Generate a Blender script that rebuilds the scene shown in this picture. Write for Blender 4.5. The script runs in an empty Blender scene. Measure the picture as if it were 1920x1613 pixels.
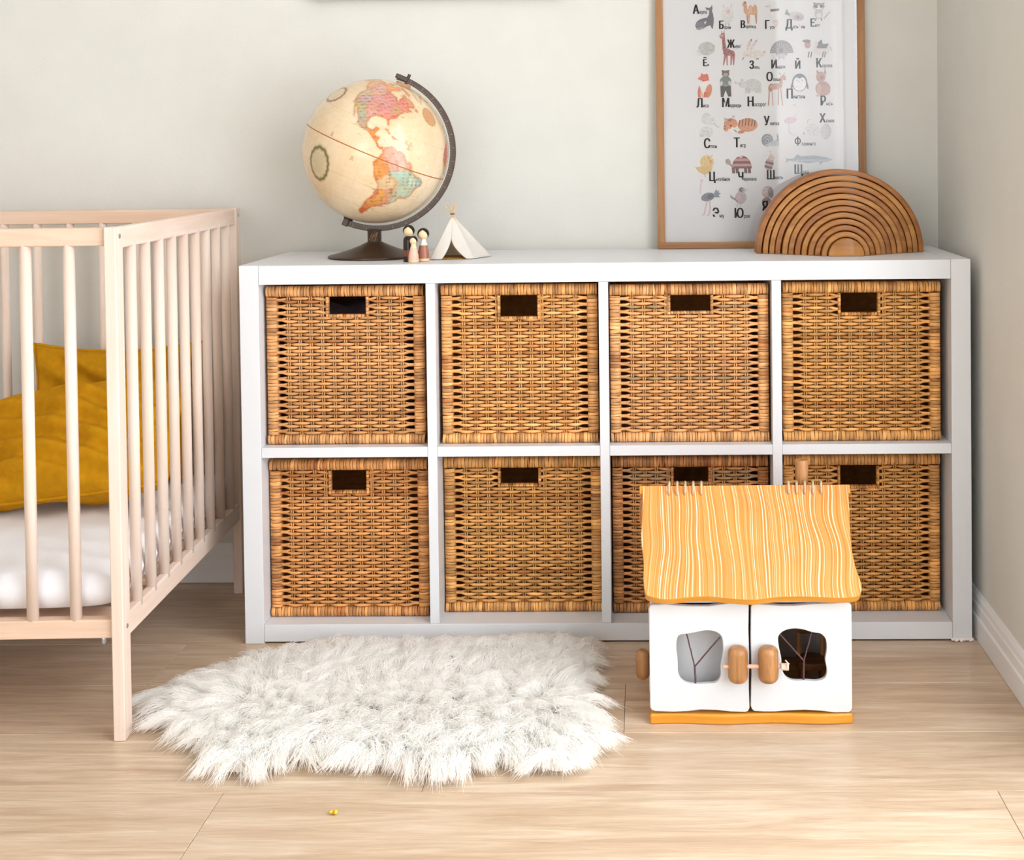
import bpy, bmesh, math, random
import numpy as np
from mathutils import Vector, Matrix, noise

random.seed(7)
SC = bpy.context.scene
COL = SC.collection
PI = math.pi

# ------------------------------------------------------------------ camera
cam_data = bpy.data.cameras.new('camera')
cam = bpy.data.objects.new('camera', cam_data)
COL.objects.link(cam)
cam_data.sensor_fit = 'HORIZONTAL'
cam_data.sensor_width = 36.0
cam_data.lens = 47.84
cam_data.shift_x = (960.0 - 1164.1) / 1920.0
cam_data.shift_y = (348.4 - 806.5) / 1920.0
cam_data.clip_start = 0.05
_r = Vector((0.9997709757, 0.0184494627, -0.0108449738))
_d = Vector((-0.0103789999, -0.0251677444, -0.9996293618))
_f = Vector((-0.0187155682, 0.9995129824, -0.0249704934))
_m = Matrix.Identity(4)
for i in range(3):
    _m[i][0], _m[i][1], _m[i][2] = _r[i], -_d[i], -_f[i]
_m[0][3], _m[1][3], _m[2][3] = 0.82404, -2.72560, 0.99174
cam.matrix_world = _m
SC.camera = cam

# ------------------------------------------------------------------ view, world, daylight
SC.view_settings.view_transform = 'Standard'
SC.view_settings.look = 'None'
SC.view_settings.exposure = 0.12
SC.cycles.diffuse_bounces = 7
SC.view_settings.gamma = 1.0
SC.view_settings.use_curve_mapping = False
world = bpy.data.worlds.new('overcast_daylight')
SC.world = world
world.use_nodes = True
world.node_tree.nodes['Background'].inputs[0].default_value = (0.86, 0.93, 1.0, 1)
world.node_tree.nodes['Background'].inputs[1].default_value = 1.0


def area_light(name, loc, rot, sx, sy, power, color):
    l = bpy.data.lights.new(name, 'AREA')
    l.shape = 'RECTANGLE'
    l.size, l.size_y = sx, sy
    l.energy = power
    l.color = color
    o = bpy.data.objects.new(name, l)
    o.location = loc
    o.rotation_euler = rot
    COL.objects.link(o)
    return o


# room: X -1.85..1.492, Y -5.2..0.405, Z 0..2.65 ; daylight enters by a big window in wall_right and one in wall_front
WX, BY, LX, FY, CZ = 1.492, 0.405, -1.85, -5.2, 2.65
WIN1 = (-2.75, -0.62, 0.06, 2.30)        # y0 y1 z0 z1 in wall_right
WIN2 = (-1.65, 0.35, 0.10, 2.35)         # x0 x1 z0 z1 in wall_front
area_light('window_daylight', (WX + 0.13, (WIN1[0] + WIN1[1]) / 2, (WIN1[2] + WIN1[3]) / 2),
           (0, math.radians(90), 0), WIN1[3] - WIN1[2], WIN1[1] - WIN1[0], 102.0, (0.93, 0.966, 1.0))
area_light('window_daylight', ((WIN2[0] + WIN2[1]) / 2, FY - 0.13, (WIN2[2] + WIN2[3]) / 2),
           (math.radians(90), 0, 0), WIN2[1] - WIN2[0], WIN2[3] - WIN2[2], 46.0, (0.97, 0.985, 1.0))


# ------------------------------------------------------------------ helpers
def lin(c):
    if isinstance(c, str):
        c = c.lstrip('#')
        c = tuple(int(c[i:i + 2], 16) for i in (0, 2, 4))
    return tuple(((v / 255) / 12.92 if v / 255 <= 0.04045 else ((v / 255 + 0.055) / 1.055) ** 2.4) for v in c) + (1.0,)


def new_mat(name):
    m = bpy.data.materials.new(name)
    m.use_nodes = True
    nt = m.node_tree
    b = nt.nodes['Principled BSDF']
    return m, nt, b


def N(nt, t, **kw):
    n = nt.nodes.new(t)
    for k, v in kw.items():
        setattr(n, k, v)
    return n


def L(nt, a, b):
    nt.links.new(a, b)


def simple(name, c, rough=0.5, spec=0.4, noise_amt=0.0, noise_scale=40, bump=0.0, bump_scale=200, coat=0.0, metal=0.0):
    m, nt, b = new_mat(name)
    b.inputs['Base Color'].default_value = lin(c)
    b.inputs['Roughness'].default_value = rough
    b.inputs['Specular IOR Level'].default_value = spec
    b.inputs['Coat Weight'].default_value = coat
    b.inputs['Coat Roughness'].default_value = 0.15
    b.inputs['Metallic'].default_value = metal
    tc = N(nt, 'ShaderNodeTexCoord')
    if noise_amt > 0:
        nz = N(nt, 'ShaderNodeTexNoise')
        nz.inputs['Scale'].default_value = noise_scale
        nz.inputs['Detail'].default_value = 5
        L(nt, tc.outputs['Object'], nz.inputs['Vector'])
        mr = N(nt, 'ShaderNodeMapRange')
        mr.inputs['From Min'].default_value = 0.3
        mr.inputs['From Max'].default_value = 0.7
        mr.inputs['To Min'].default_value = 1 - noise_amt
        mr.inputs['To Max'].default_value = 1 + noise_amt
        L(nt, nz.outputs['Fac'], mr.inputs['Value'])
        mx = N(nt, 'ShaderNodeVectorMath', operation='SCALE')
        mx.inputs[0].default_value = lin(c)[:3]
        L(nt, mr.outputs[0], mx.inputs['Scale'])
        L(nt, mx.outputs[0], b.inputs['Base Color'])
    if bump > 0:
        nz = N(nt, 'ShaderNodeTexNoise')
        nz.inputs['Scale'].default_value = bump_scale
        nz.inputs['Detail'].default_value = 4
        L(nt, tc.outputs['Object'], nz.inputs['Vector'])
        bp = N(nt, 'ShaderNodeBump')
        bp.inputs['Strength'].default_value = bump
        bp.inputs['Distance'].default_value = 0.002
        L(nt, nz.outputs['Fac'], bp.inputs['Height'])
        L(nt, bp.outputs[0], b.inputs['Normal'])
    return m


def wood(name, c1, c2, axis='x', rough=0.45, spec=0.35, scale=1.0, stretch=14.0, bump=0.08, rnd=True, c3=None, coat=0.0):
    """grain running along one axis, two or three tones"""
    m, nt, b = new_mat(name)
    tc = N(nt, 'ShaderNodeTexCoord')
    mp = N(nt, 'ShaderNodeMapping')
    s = [stretch * scale] * 3
    s['xyz'.index(axis)] = scale
    mp.inputs['Scale'].default_value = s
    L(nt, tc.outputs['Object'], mp.inputs['Vector'])
    vec = mp.outputs[0]
    if rnd:
        oi = N(nt, 'ShaderNodeObjectInfo')
        ml = N(nt, 'ShaderNodeMath', operation='MULTIPLY')
        ml.inputs[1].default_value = 37.0
        L(nt, oi.outputs['Random'], ml.inputs[0])
        ad = N(nt, 'ShaderNodeVectorMath', operation='ADD')
        L(nt, vec, ad.inputs[0])
        L(nt, ml.outputs[0], ad.inputs[1])
        vec = ad.outputs[0]
    nz = N(nt, 'ShaderNodeTexNoise')
    nz.inputs['Scale'].default_value = 3.0
    nz.inputs['Detail'].default_value = 8
    nz.inputs['Roughness'].default_value = 0.62
    nz.inputs['Distortion'].default_value = 0.6
    L(nt, vec, nz.inputs['Vector'])
    cr = N(nt, 'ShaderNodeValToRGB')
    cr.color_ramp.elements[0].position = 0.32
    cr.color_ramp.elements[0].color = lin(c1)
    cr.color_ramp.elements[1].position = 0.68
    cr.color_ramp.elements[1].color = lin(c2)
    if c3:
        e = cr.color_ramp.elements.new(0.5)
        e.color = lin(c3)
    L(nt, nz.outputs['Fac'], cr.inputs[0])
    L(nt, cr.outputs[0], b.inputs['Base Color'])
    b.inputs['Roughness'].default_value = rough
    b.inputs['Specular IOR Level'].default_value = spec
    b.inputs['Coat Weight'].default_value = coat
    if bump:
        bp = N(nt, 'ShaderNodeBump')
        bp.inputs['Strength'].default_value = bump
        bp.inputs['Distance'].default_value = 0.001
        L(nt, nz.outputs['Fac'], bp.inputs['Height'])
        L(nt, bp.outputs[0], b.inputs['Normal'])
    return m


def attr_mat(name, rough=0.5, spec=0.3, noise_amt=0.0, noise_scale=60, bump=0.0, bump_scale=300, coat=0.0):
    m, nt, b = new_mat(name)
    at = N(nt, 'ShaderNodeAttribute', attribute_name='Col')
    src = at.outputs['Color']
    tc = N(nt, 'ShaderNodeTexCoord')
    if noise_amt:
        nz = N(nt, 'ShaderNodeTexNoise')
        nz.inputs['Scale'].default_value = noise_scale
        nz.inputs['Detail'].default_value = 5
        L(nt, tc.outputs['Object'], nz.inputs['Vector'])
        mr = N(nt, 'ShaderNodeMapRange')
        mr.inputs['From Min'].default_value = 0.3
        mr.inputs['From Max'].default_value = 0.7
        mr.inputs['To Min'].default_value = 1 - noise_amt
        mr.inputs['To Max'].default_value = 1 + noise_amt
        L(nt, nz.outputs['Fac'], mr.inputs['Value'])
        mx = N(nt, 'ShaderNodeVectorMath', operation='SCALE')
        L(nt, src, mx.inputs[0])
        L(nt, mr.outputs[0], mx.inputs['Scale'])
        src = mx.outputs[0]
    L(nt, src, b.inputs['Base Color'])
    b.inputs['Roughness'].default_value = rough
    b.inputs['Specular IOR Level'].default_value = spec
    b.inputs['Coat Weight'].default_value = coat
    b.inputs['Coat Roughness'].default_value = 0.1
    if bump:
        nz = N(nt, 'ShaderNodeTexNoise')
        nz.inputs['Scale'].default_value = bump_scale
        L(nt, tc.outputs['Object'], nz.inputs['Vector'])
        bp = N(nt, 'ShaderNodeBump')
        bp.inputs['Strength'].default_value = bump
        bp.inputs['Distance'].default_value = 0.001
        L(nt, nz.outputs['Fac'], bp.inputs['Height'])
        L(nt, bp.outputs[0], b.inputs['Normal'])
    return m


def tag(o, label=None, cat=None, group=None, kind=None):
    if label: o['label'] = label
    if cat: o['category'] = cat
    if group: o['group'] = group
    if kind: o['kind'] = kind
    return o


def empty(name, loc=(0, 0, 0), rz=0.0):
    o = bpy.data.objects.new(name, None)
    o.empty_display_size = 0.05
    o.location = loc
    o.rotation_euler = (0, 0, rz)
    COL.objects.link(o)
    return o


class MB:
    """collects faces, then links them as ONE mesh object"""
    def __init__(self):
        self.v, self.f, self.c = [], [], []
        self.use_col = False

    def add(self, vs, fs, col=None):
        o = len(self.v)
        self.v += [tuple(p) for p in vs]
        self.f += [tuple(i + o for i in f) for f in fs]
        if col is not None: self.use_col = True
        self.c += [col if col is not None else (1, 1, 1, 1)] * len(vs)

    def box(self, x0, x1, y0, y1, z0, z1, col=None):
        self.add([(x0, y0, z0), (x1, y0, z0), (x1, y1, z0), (x0, y1, z0), (x0, y0, z1), (x1, y0, z1), (x1, y1, z1), (x0, y1, z1)],
                 [(3, 2, 1, 0), (4, 5, 6, 7), (0, 1, 5, 4), (1, 2, 6, 5), (2, 3, 7, 6), (3, 0, 4, 7)], col)

    def tube(self, pts, r, n=8, col=None, caps=True, flat=1.0):
        """r: number or list; round tube along points"""
        pts = [Vector(p) for p in pts]
        rs = r if isinstance(r, (list, tuple)) else [r] * len(pts)
        vs, fs = [], []
        prev = None
        for i, p in enumerate(pts):
            t = (pts[min(i + 1, len(pts) - 1)] - pts[max(i - 1, 0)])
            if t.length < 1e-9: t = Vector((0, 0, 1))
            t.normalize()
            if prev is None:
                a = Vector((0, 0, 1)) if abs(t.z) < 0.9 else Vector((1, 0, 0))
            else:
                a = prev
            u = (a - t * a.dot(t)).normalized()
            prev = u
            w = t.cross(u)
            for k in range(n):
                an = 2 * PI * k / n
                vs.append(p + u * (math.cos(an) * rs[i]) + w * (math.sin(an) * rs[i] * flat))
        for i in range(len(pts) - 1):
            for k in range(n):
                k2 = (k + 1) % n
                fs.append((i * n + k, i * n + k2, (i + 1) * n + k2, (i + 1) * n + k))
        if caps:
            fs.append(tuple(reversed(range(n))))
            fs.append(tuple((len(pts) - 1) * n + k for k in range(n)))
        self.add(vs, fs, col)

    def lathe(self, prof, n=32, center=(0, 0, 0), col=None):
        """prof: list of (r,z)"""
        vs, fs = [], []
        for (r, z) in prof:
            for k in range(n):
                a = 2 * PI * k / n
                vs.append((center[0] + r * math.cos(a), center[1] + r * math.sin(a), center[2] + z))
        for i in range(len(prof) - 1):
            for k in range(n):
                k2 = (k + 1) % n
                fs.append((i * n + k, i * n + k2, (i + 1) * n + k2, (i + 1) * n + k))
        fs.append(tuple(reversed(range(n))))
        fs.append(tuple((len(prof) - 1) * n + k for k in range(n)))
        self.add(vs, fs, col)

    def grid(self, P, col=None, closed=False):
        """P: rows of points"""
        nr, nc = len(P), len(P[0])
        vs = [p for row in P for p in row]
        fs = []
        for i in range(nr - 1):
            for j in range(nc - (0 if closed else 1)):
                j2 = (j + 1) % nc
                fs.append((i * nc + j, i * nc + j2, (i + 1) * nc + j2, (i + 1) * nc + j))
        self.add(vs, fs, col)

    def mesh(self, name):
        me = bpy.data.meshes.new(name)
        me.from_pydata(self.v, [], self.f)
        if self.use_col:
            at = me.color_attributes.new('Col', 'FLOAT_COLOR', 'POINT')
            at.data.foreach_set('color', np.array(self.c, dtype=np.float32).ravel())
        me.update()
        return me

    def build(self, name, mat, parent=None, smooth=False, bevel=0.0, seg=2, solid=0.0, recalc=True, auto=None):
        me = self.mesh(name)
        if recalc:
            bm = bmesh.new(); bm.from_mesh(me)
            bmesh.ops.recalc_face_normals(bm, faces=bm.faces)
            bm.to_mesh(me); bm.free()
        return finish(name, me, mat, parent, smooth, bevel, seg, solid, auto)


def finish(name, me, mat, parent=None, smooth=False, bevel=0.0, seg=2, solid=0.0, auto=None):
    if mat is not None: me.materials.append(mat)
    if smooth or bevel > 0:
        me.polygons.foreach_set('use_smooth', [True] * len(me.polygons))
    if auto is not None:
        me.set_sharp_from_angle(angle=math.radians(auto))
    o = bpy.data.objects.new(name, me)
    COL.objects.link(o)
    if parent is not None: o.parent = parent
    if solid:
        md = o.modifiers.new('thickness', 'SOLIDIFY'); md.thickness = solid; md.offset = 0
    if bevel > 0:
        md = o.modifiers.new('bevel', 'BEVEL'); md.width = bevel; md.segments = seg
        md.limit_method = 'ANGLE'; md.angle_limit = math.radians(35); md.harden_normals = True
    return o


def box_obj(name, x0, x1, y0, y1, z0, z1, mat, parent=None, bevel=0.0, seg=2):
    b = MB(); b.box(x0, x1, y0, y1, z0, z1)
    return b.build(name, mat, parent, bevel=bevel, seg=seg)


def plate_mesh(name, outer, holes, fn, t0, t1):
    """flat board with holes: outer/holes = 2D loops, fn(u,v,t) -> xyz"""
    bm = bmesh.new()
    loops = []
    edges = []
    for lp in [outer] + holes:
        vs = [bm.verts.new((p[0], p[1], 0)) for p in lp]
        for i in range(len(vs)):
            edges.append(bm.edges.new((vs[i], vs[(i + 1) % len(vs)])))
        loops.append(vs)
    bmesh.ops.triangle_fill(bm, edges=edges, use_beauty=True, use_dissolve=False)
    bm.verts.index_update()
    vs2 = [(v.co.x, v.co.y) for v in bm.verts]
    tris = [[v.index for v in f.verts] for f in bm.faces]
    lidx = [[v.index for v in lp] for lp in loops]
    bm.free()
    n = len(vs2)
    V = [fn(u, v, t0) for u, v in vs2] + [fn(u, v, t1) for u, v in vs2]
    F = [tuple(t) for t in tris] + [tuple(i + n for i in reversed(t)) for t in tris]
    for lp in lidx:
        for i in range(len(lp)):
            a, b = lp[i], lp[(i + 1) % len(lp)]
            F.append((a, b, b + n, a + n))
    me = bpy.data.meshes.new(name)
    me.from_pydata(V, [], F)
    bm = bmesh.new(); bm.from_mesh(me)
    bmesh.ops.recalc_face_normals(bm, faces=bm.faces)
    bm.to_mesh(me); bm.free()
    return me


# ------------------------------------------------------------------ materials
M_wall = simple('wall_paint', '#d2d1cb', 0.75, 0.2, 0.02, 9, 0.25, 260)
M_ceil = simple('ceiling_paint', '#e9e8e4', 0.85, 0.1)
M_trim = simple('trim_white', '#e6e6e6', 0.4, 0.4)
M_shelf = simple('shelf_white', '#d9dbdf', 0.38, 0.4)
M_gap = simple('subfloor_dark', '#6a5644', 0.9, 0.1)
M_dark = simple('dark_opening', '#141110', 0.9, 0.1)
M_birch = wood('birch_pale', '#dac2b2', '#e6d5c9', 'z', 0.5, 0.3, 1.0, 16, 0.05)
M_birch_x = wood('birch_pale_lengthwise', '#d4b298', '#e0c6b2', 'x', 0.5, 0.3, 1.0, 16, 0.05)
M_birch_y = wood('birch_pale_crosswise', '#dac0ae', '#e6d4c8', 'y', 0.5, 0.3, 1.0, 16, 0.05)
M_steel = simple('zinc_steel', '#b9bcc0', 0.3, 0.5, metal=0.9)
M_sheet = simple('mattress_sheet', '#ededf2', 0.85, 0.15, 0.0, 1, 0.25, 320)
M_mustard = simple('mustard_linen', '#bb8411', 0.9, 0.1, 0.1, 60, 0.5, 700)
M_rattan = attr_mat('rattan', 0.45, 0.4, 0.22, 45, 0.15, 500)
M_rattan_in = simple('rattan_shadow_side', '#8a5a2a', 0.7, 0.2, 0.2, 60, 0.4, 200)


def floor_mat():
    m, nt, b = new_mat('oak_laminate')
    tc = N(nt, 'ShaderNodeTexCoord')
    oi = N(nt, 'ShaderNodeObjectInfo')
    ml = N(nt, 'ShaderNodeMath', operation='MULTIPLY'); ml.inputs[1].default_value = 61.0
    L(nt, oi.outputs['Random'], ml.inputs[0])
    ad = N(nt, 'ShaderNodeVectorMath', operation='ADD')
    L(nt, tc.outputs['Object'], ad.inputs[0]); L(nt, ml.outputs[0], ad.inputs[1])
    def nz(scale, sx, sy, detail, rough, dist):
        mp = N(nt, 'ShaderNodeMapping'); mp.inputs['Scale'].default_value = (sx, sy, 1)
        L(nt, ad.outputs[0], mp.inputs['Vector'])
        t = N(nt, 'ShaderNodeTexNoise'); t.inputs['Scale'].default_value = scale
        t.inputs['Detail'].default_value = detail; t.inputs['Roughness'].default_value = rough
        t.inputs['Distortion'].default_value = dist
        L(nt, mp.outputs[0], t.inputs['Vector'])
        return t
    a = nz(3.0, 1.2, 13.0, 9, 0.62, 0.7)
    c = nz(16.0, 1.0, 26.0, 6, 0.72, 0.3)
    d = nz(1.0, 1.0, 3.0, 3, 0.5, 0.3)
    cr = N(nt, 'ShaderNodeValToRGB')
    e = cr.color_ramp.elements
    e[0].position = 0.26; e[0].color = lin('#ae9278')
    e[1].position = 0.72; e[1].color = lin('#d9c6b0')
    x = e.new(0.5); x.color = lin('#c7af95')
    L(nt, a.outputs['Fac'], cr.inputs[0])
    cr2 = N(nt, 'ShaderNodeValToRGB')
    cr2.color_ramp.elements[0].position = 0.3; cr2.color_ramp.elements[0].color = (0.84, 0.83, 0.82, 1)
    cr2.color_ramp.elements[1].position = 0.62; cr2.color_ramp.elements[1].color = (1.06, 1.06, 1.06, 1)
    L(nt, c.outputs['Fac'], cr2.inputs[0])
    mx = N(nt, 'ShaderNodeMix', data_type='RGBA', blend_type='MULTIPLY'); mx.inputs['Factor'].default_value = 1.0
    L(nt, cr.outputs[0], mx.inputs[6]); L(nt, cr2.outputs[0], mx.inputs[7])
    mr = N(nt, 'ShaderNodeMapRange'); mr.inputs['To Min'].default_value = 0.9; mr.inputs['To Max'].default_value = 1.1
    L(nt, d.outputs['Fac'], mr.inputs['Value'])
    sc = N(nt, 'ShaderNodeVectorMath', operation='SCALE')
    L(nt, mx.outputs[2], sc.inputs[0]); L(nt, mr.outputs[0], sc.inputs['Scale'])
    L(nt, sc.outputs[0], b.inputs['Base Color'])
    b.inputs['Roughness'].default_value = 0.36
    b.inputs['Specular IOR Level'].default_value = 0.5
    bp = N(nt, 'ShaderNodeBump'); bp.inputs['Strength'].default_value = 0.06; bp.inputs['Distance'].default_value = 0.001
    L(nt, c.outputs['Fac'], bp.inputs['Height']); L(nt, bp.outputs[0], b.inputs['Normal'])
    return m


M_floor = floor_mat()

# ------------------------------------------------------------------ room
T = 0.12


def struct(o):
    o['kind'] = 'structure'
    return o


struct(box_obj('wall_back', LX - T, WX + T, BY, BY + T, 0, CZ, M_wall))
struct(box_obj('wall_left', LX - T, LX, FY - T, BY, 0, CZ, M_wall))
w = MB()
y0, y1, z0, z1 = WIN1
w.box(WX, WX + T, y1, BY, 0, CZ); w.box(WX, WX + T, FY - T, y0, 0, CZ)
w.box(WX, WX + T, y0, y1, 0, z0); w.box(WX, WX + T, y0, y1, z1, CZ)
struct(w.build('wall_right', M_wall))
w = MB()
x0, x1, z0, z1 = WIN2
w.box(LX, x0, FY - T, FY, 0, CZ); w.box(x1, WX, FY - T, FY, 0, CZ)
w.box(x0, x1, FY - T, FY, 0, z0); w.box(x0, x1, FY - T, FY, z1, CZ)
struct(w.build('wall_front', M_wall))
struct(box_obj('ceiling', LX - T, WX + T, FY - T, BY + T, CZ, CZ + 0.1, M_ceil))


def window(name, fn, a0, a1, z0, z1, nm):
    """frame and mullions; fn(a,z,d) -> xyz boxes"""
    root = struct(empty(name))
    def bar(n, p0, p1, q0, q1):
        pts0 = fn(p0, q0, 0.03); pts1 = fn(p1, q1, 0.075)
        xs = sorted((pts0[0], pts1[0])); ys = sorted((pts0[1], pts1[1])); zs = sorted((pts0[2], pts1[2]))
        box_obj(n, xs[0], xs[1], ys[0], ys[1], zs[0], zs[1], M_trim, root, 0.004)
    bar('frame_rail', a0, a1, z0, z0 + 0.05); bar('frame_rail', a0, a1, z1 - 0.05, z1)
    bar('frame_stile', a0, a0 + 0.05, z0 + 0.05, z1 - 0.05); bar('frame_stile', a1 - 0.05, a1, z0 + 0.05, z1 - 0.05)
    for k in range(1, nm):
        a = a0 + (a1 - a0) * k / nm
        bar('mullion', a - 0.03, a + 0.03, z0 + 0.05, z1 - 0.05)


window('window_1', lambda a, z, d: (WX + d, a, z), *WIN1, 3)
window('window_2', lambda a, z, d: (a, FY - d, z), *WIN2, 3)

# sheer curtain drawn across window_1, looped up a little at its near end
m_, nt_, b_ = new_mat('sheer_voile')
nt_.nodes.remove(b_)
tr_ = N(nt_, 'ShaderNodeBsdfTransparent'); tl_ = N(nt_, 'ShaderNodeBsdfTranslucent'); df_ = N(nt_, 'ShaderNodeBsdfDiffuse')
tl_.inputs[0].default_value = (0.9, 0.9, 0.9, 1); df_.inputs[0].default_value = (0.9, 0.9, 0.9, 1)
mx1 = N(nt_, 'ShaderNodeMixShader'); mx1.inputs[0].default_value = 0.35
L(nt_, tl_.outputs[0], mx1.inputs[1]); L(nt_, df_.outputs[0], mx1.inputs[2])
mx2 = N(nt_, 'ShaderNodeMixShader'); mx2.inputs[0].default_value = 0.42
L(nt_, tr_.outputs[0], mx2.inputs[1]); L(nt_, mx1.outputs[0], mx2.inputs[2])
L(nt_, mx2.outputs[0], nt_.nodes['Material Output'].inputs['Surface'])
cb = MB(); rows = []
for i in range(25):
    z_ = 0.03 + 2.35 * i / 24
    rows.append([(WX - 0.075 + 0.022 * math.sin(a_ * 0.62 + 0.5 * math.sin(a_ * 0.17)) + 0.006 * math.sin(a_ * 1.7 + i * 0.2), -0.74 - 1.75 * a_ / 180, z_) for a_ in range(181)])
cb.grid(rows)
cu_ = cb.build('curtain', m_, smooth=True)
tag(cu_, 'white sheer pleated curtain hanging at the side window', 'curtain')

# floor: planks run along X, 0.2135 m wide, 1.2 m long
fl = struct(box_obj('floor', LX, WX, FY, BY, -0.03, -0.0085, M_gap))
PW, PL = 0.2135, 1.2
JOINT = {0: -0.66, -1: -0.12, -2: 0.776, -3: 0.465, -4: 0.156, -5: 0.92}
rowrng = random.Random(3)
plank_cache = {}


def plank_mesh(w, d):
    key = (round(w, 4), round(d, 4))
    if key not in plank_cache:
        b = MB(); g = 0.00035
        b.box(g, w - g, g, d - g, -0.008, 0.0)
        me = b.mesh('plank')
        bm = bmesh.new(); bm.from_mesh(me)
        top = [e for e in bm.edges if all(v.co.z > -0.001 for v in e.verts)]
        bmesh.ops.bevel(bm, geom=top, offset=0.0007, segments=1, affect='EDGES')
        bmesh.ops.recalc_face_normals(bm, faces=bm.faces)
        bm.to_mesh(me); bm.free()
        me.materials.append(M_floor)
        plank_cache[key] = me
    return plank_cache[key]


r = 0
row = 1
while True:
    ys = row * PW
    ye = min(ys + PW, BY)
    if ys < BY - 0.001:
        y_lo = max(ys, FY)
        if ye <= FY: break
        j = JOINT.get(row, rowrng.uniform(0, 1.2))
        x = j - PL * math.ceil((j - LX) / PL)
        while x < WX:
            xa, xb = max(x, LX), min(x + PL, WX)
            if xb - xa > 0.02:
                o = bpy.data.objects.new('plank', plank_mesh(xb - xa, ye - y_lo))
                COL.objects.link(o); o.parent = fl; o.location = (xa, y_lo, 0)
            x += PL
    row -= 1


def baseboard(name, p0, p1, inward):
    prof = [(0, 0), (0.0115, 0), (0.0115, 0.044), (0.0085, 0.0475), (0.0085, 0.066), (0.0065, 0.070), (0.0065, 0.080), (0.003, 0.090), (0, 0.090)]
    p0, p1, inward = Vector(p0), Vector(p1), Vector(inward)
    b = MB()
    vs = [p + inward * d + Vector((0, 0, z)) for p in (p0, p1) for d, z in prof]
    n = len(prof)
    fs = [(i, (i + 1) % n, (i + 1) % n + n, i + n) for i in range(n)] + [tuple(range(n)), tuple(range(2 * n - 1, n - 1, -1))]
    b.add(vs, fs)
    return struct(b.build(name, M_trim))


baseboard('baseboard_back', (LX, BY, 0.001), (WX, BY, 0.001), (0, -1, 0))
baseboard('baseboard_right', (WX, BY - 0.012, 0.001), (WX, FY, 0.001), (-1, 0, 0))
baseboard('baseboard_left', (LX, BY - 0.012, 0.001), (LX, FY, 0.001), (1, 0, 0))

# ------------------------------------------------------------------ shelf unit
SW, SH, SD, ST = 1.47, 0.77, 0.388, 0.039
sh = tag(empty('cube_shelf', (0, 0, 0)), 'low white cube shelf unit with eight square compartments against the wall', 'shelf')
box_obj('side_panel', 0, ST, 0, SD, 0, SH, M_shelf, sh, 0.0012)
box_obj('side_panel', SW - ST, SW, 0, SD, 0.0, SH, M_shelf, sh, 0.0012)
box_obj('top_panel', ST + .0004, SW - ST - .0004, 0.0006, SD, SH - ST, SH - 0.0006, M_shelf, sh, 0.001)
box_obj('bottom_panel', ST + .0004, SW - ST - .0004, 0.0006, SD, 0.004, ST, M_shelf, sh, 0.001)
DIV = [0.3865, 0.7350, 1.0825]
DW = 0.019
for d in DIV:
    box_obj('divider', d - DW / 2, d + DW / 2, 0.002, SD, ST + .0003, SH - ST - .0003, M_shelf, sh, 0.0008)
edges = [ST] + [v for d in DIV for v in (d - DW / 2, d + DW / 2)] + [SW - ST]
MZ0, MZ1 = 0.379, 0.3995
for i in range(0, 8, 2):
    box_obj('shelf_board', edges[i] + .0003, edges[i + 1] - .0003, 0.003, SD, MZ0, MZ1, M_shelf, sh, 0.0008)
# torn protective film under the corner foot
b = MB()
rr = random.Random(5)
ring = []
for k in range(26):
    a = k / 25
    ring.append((SW - ST - 0.004 + a * (ST + 0.006), -0.004 - rr.random() * 0.006, 0.0006 + rr.random() * 0.0045))
b.grid([ring, [(p[0], 0.001, 0.006) for p in ring]])
tag(b.build('film_scrap', simple('torn_film', '#efe6e4', 0.6, 0.2), sh, solid=0.0004), 'ragged scrap of torn white film at the foot')

# ------------------------------------------------------------------ rattan baskets
def rcol(rng, base=(0xc8, 0x90, 0x4e), var=0.16):
    k = 1 + rng.uniform(-var, var)
    t = rng.random()
    c = [base[0] * k, base[1] * k * 0.965, base[2] * k * 0.965]
    if t < 0.07: c = [c[0] * 0.86, c[1] * 0.78, c[2] * 0.70]
    elif t > 0.88: c = [c[0] * 1.08, c[1] * 1.10, c[2] * 1.14]
    return lin([max(0, min(255, v)) for v in c])


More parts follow.
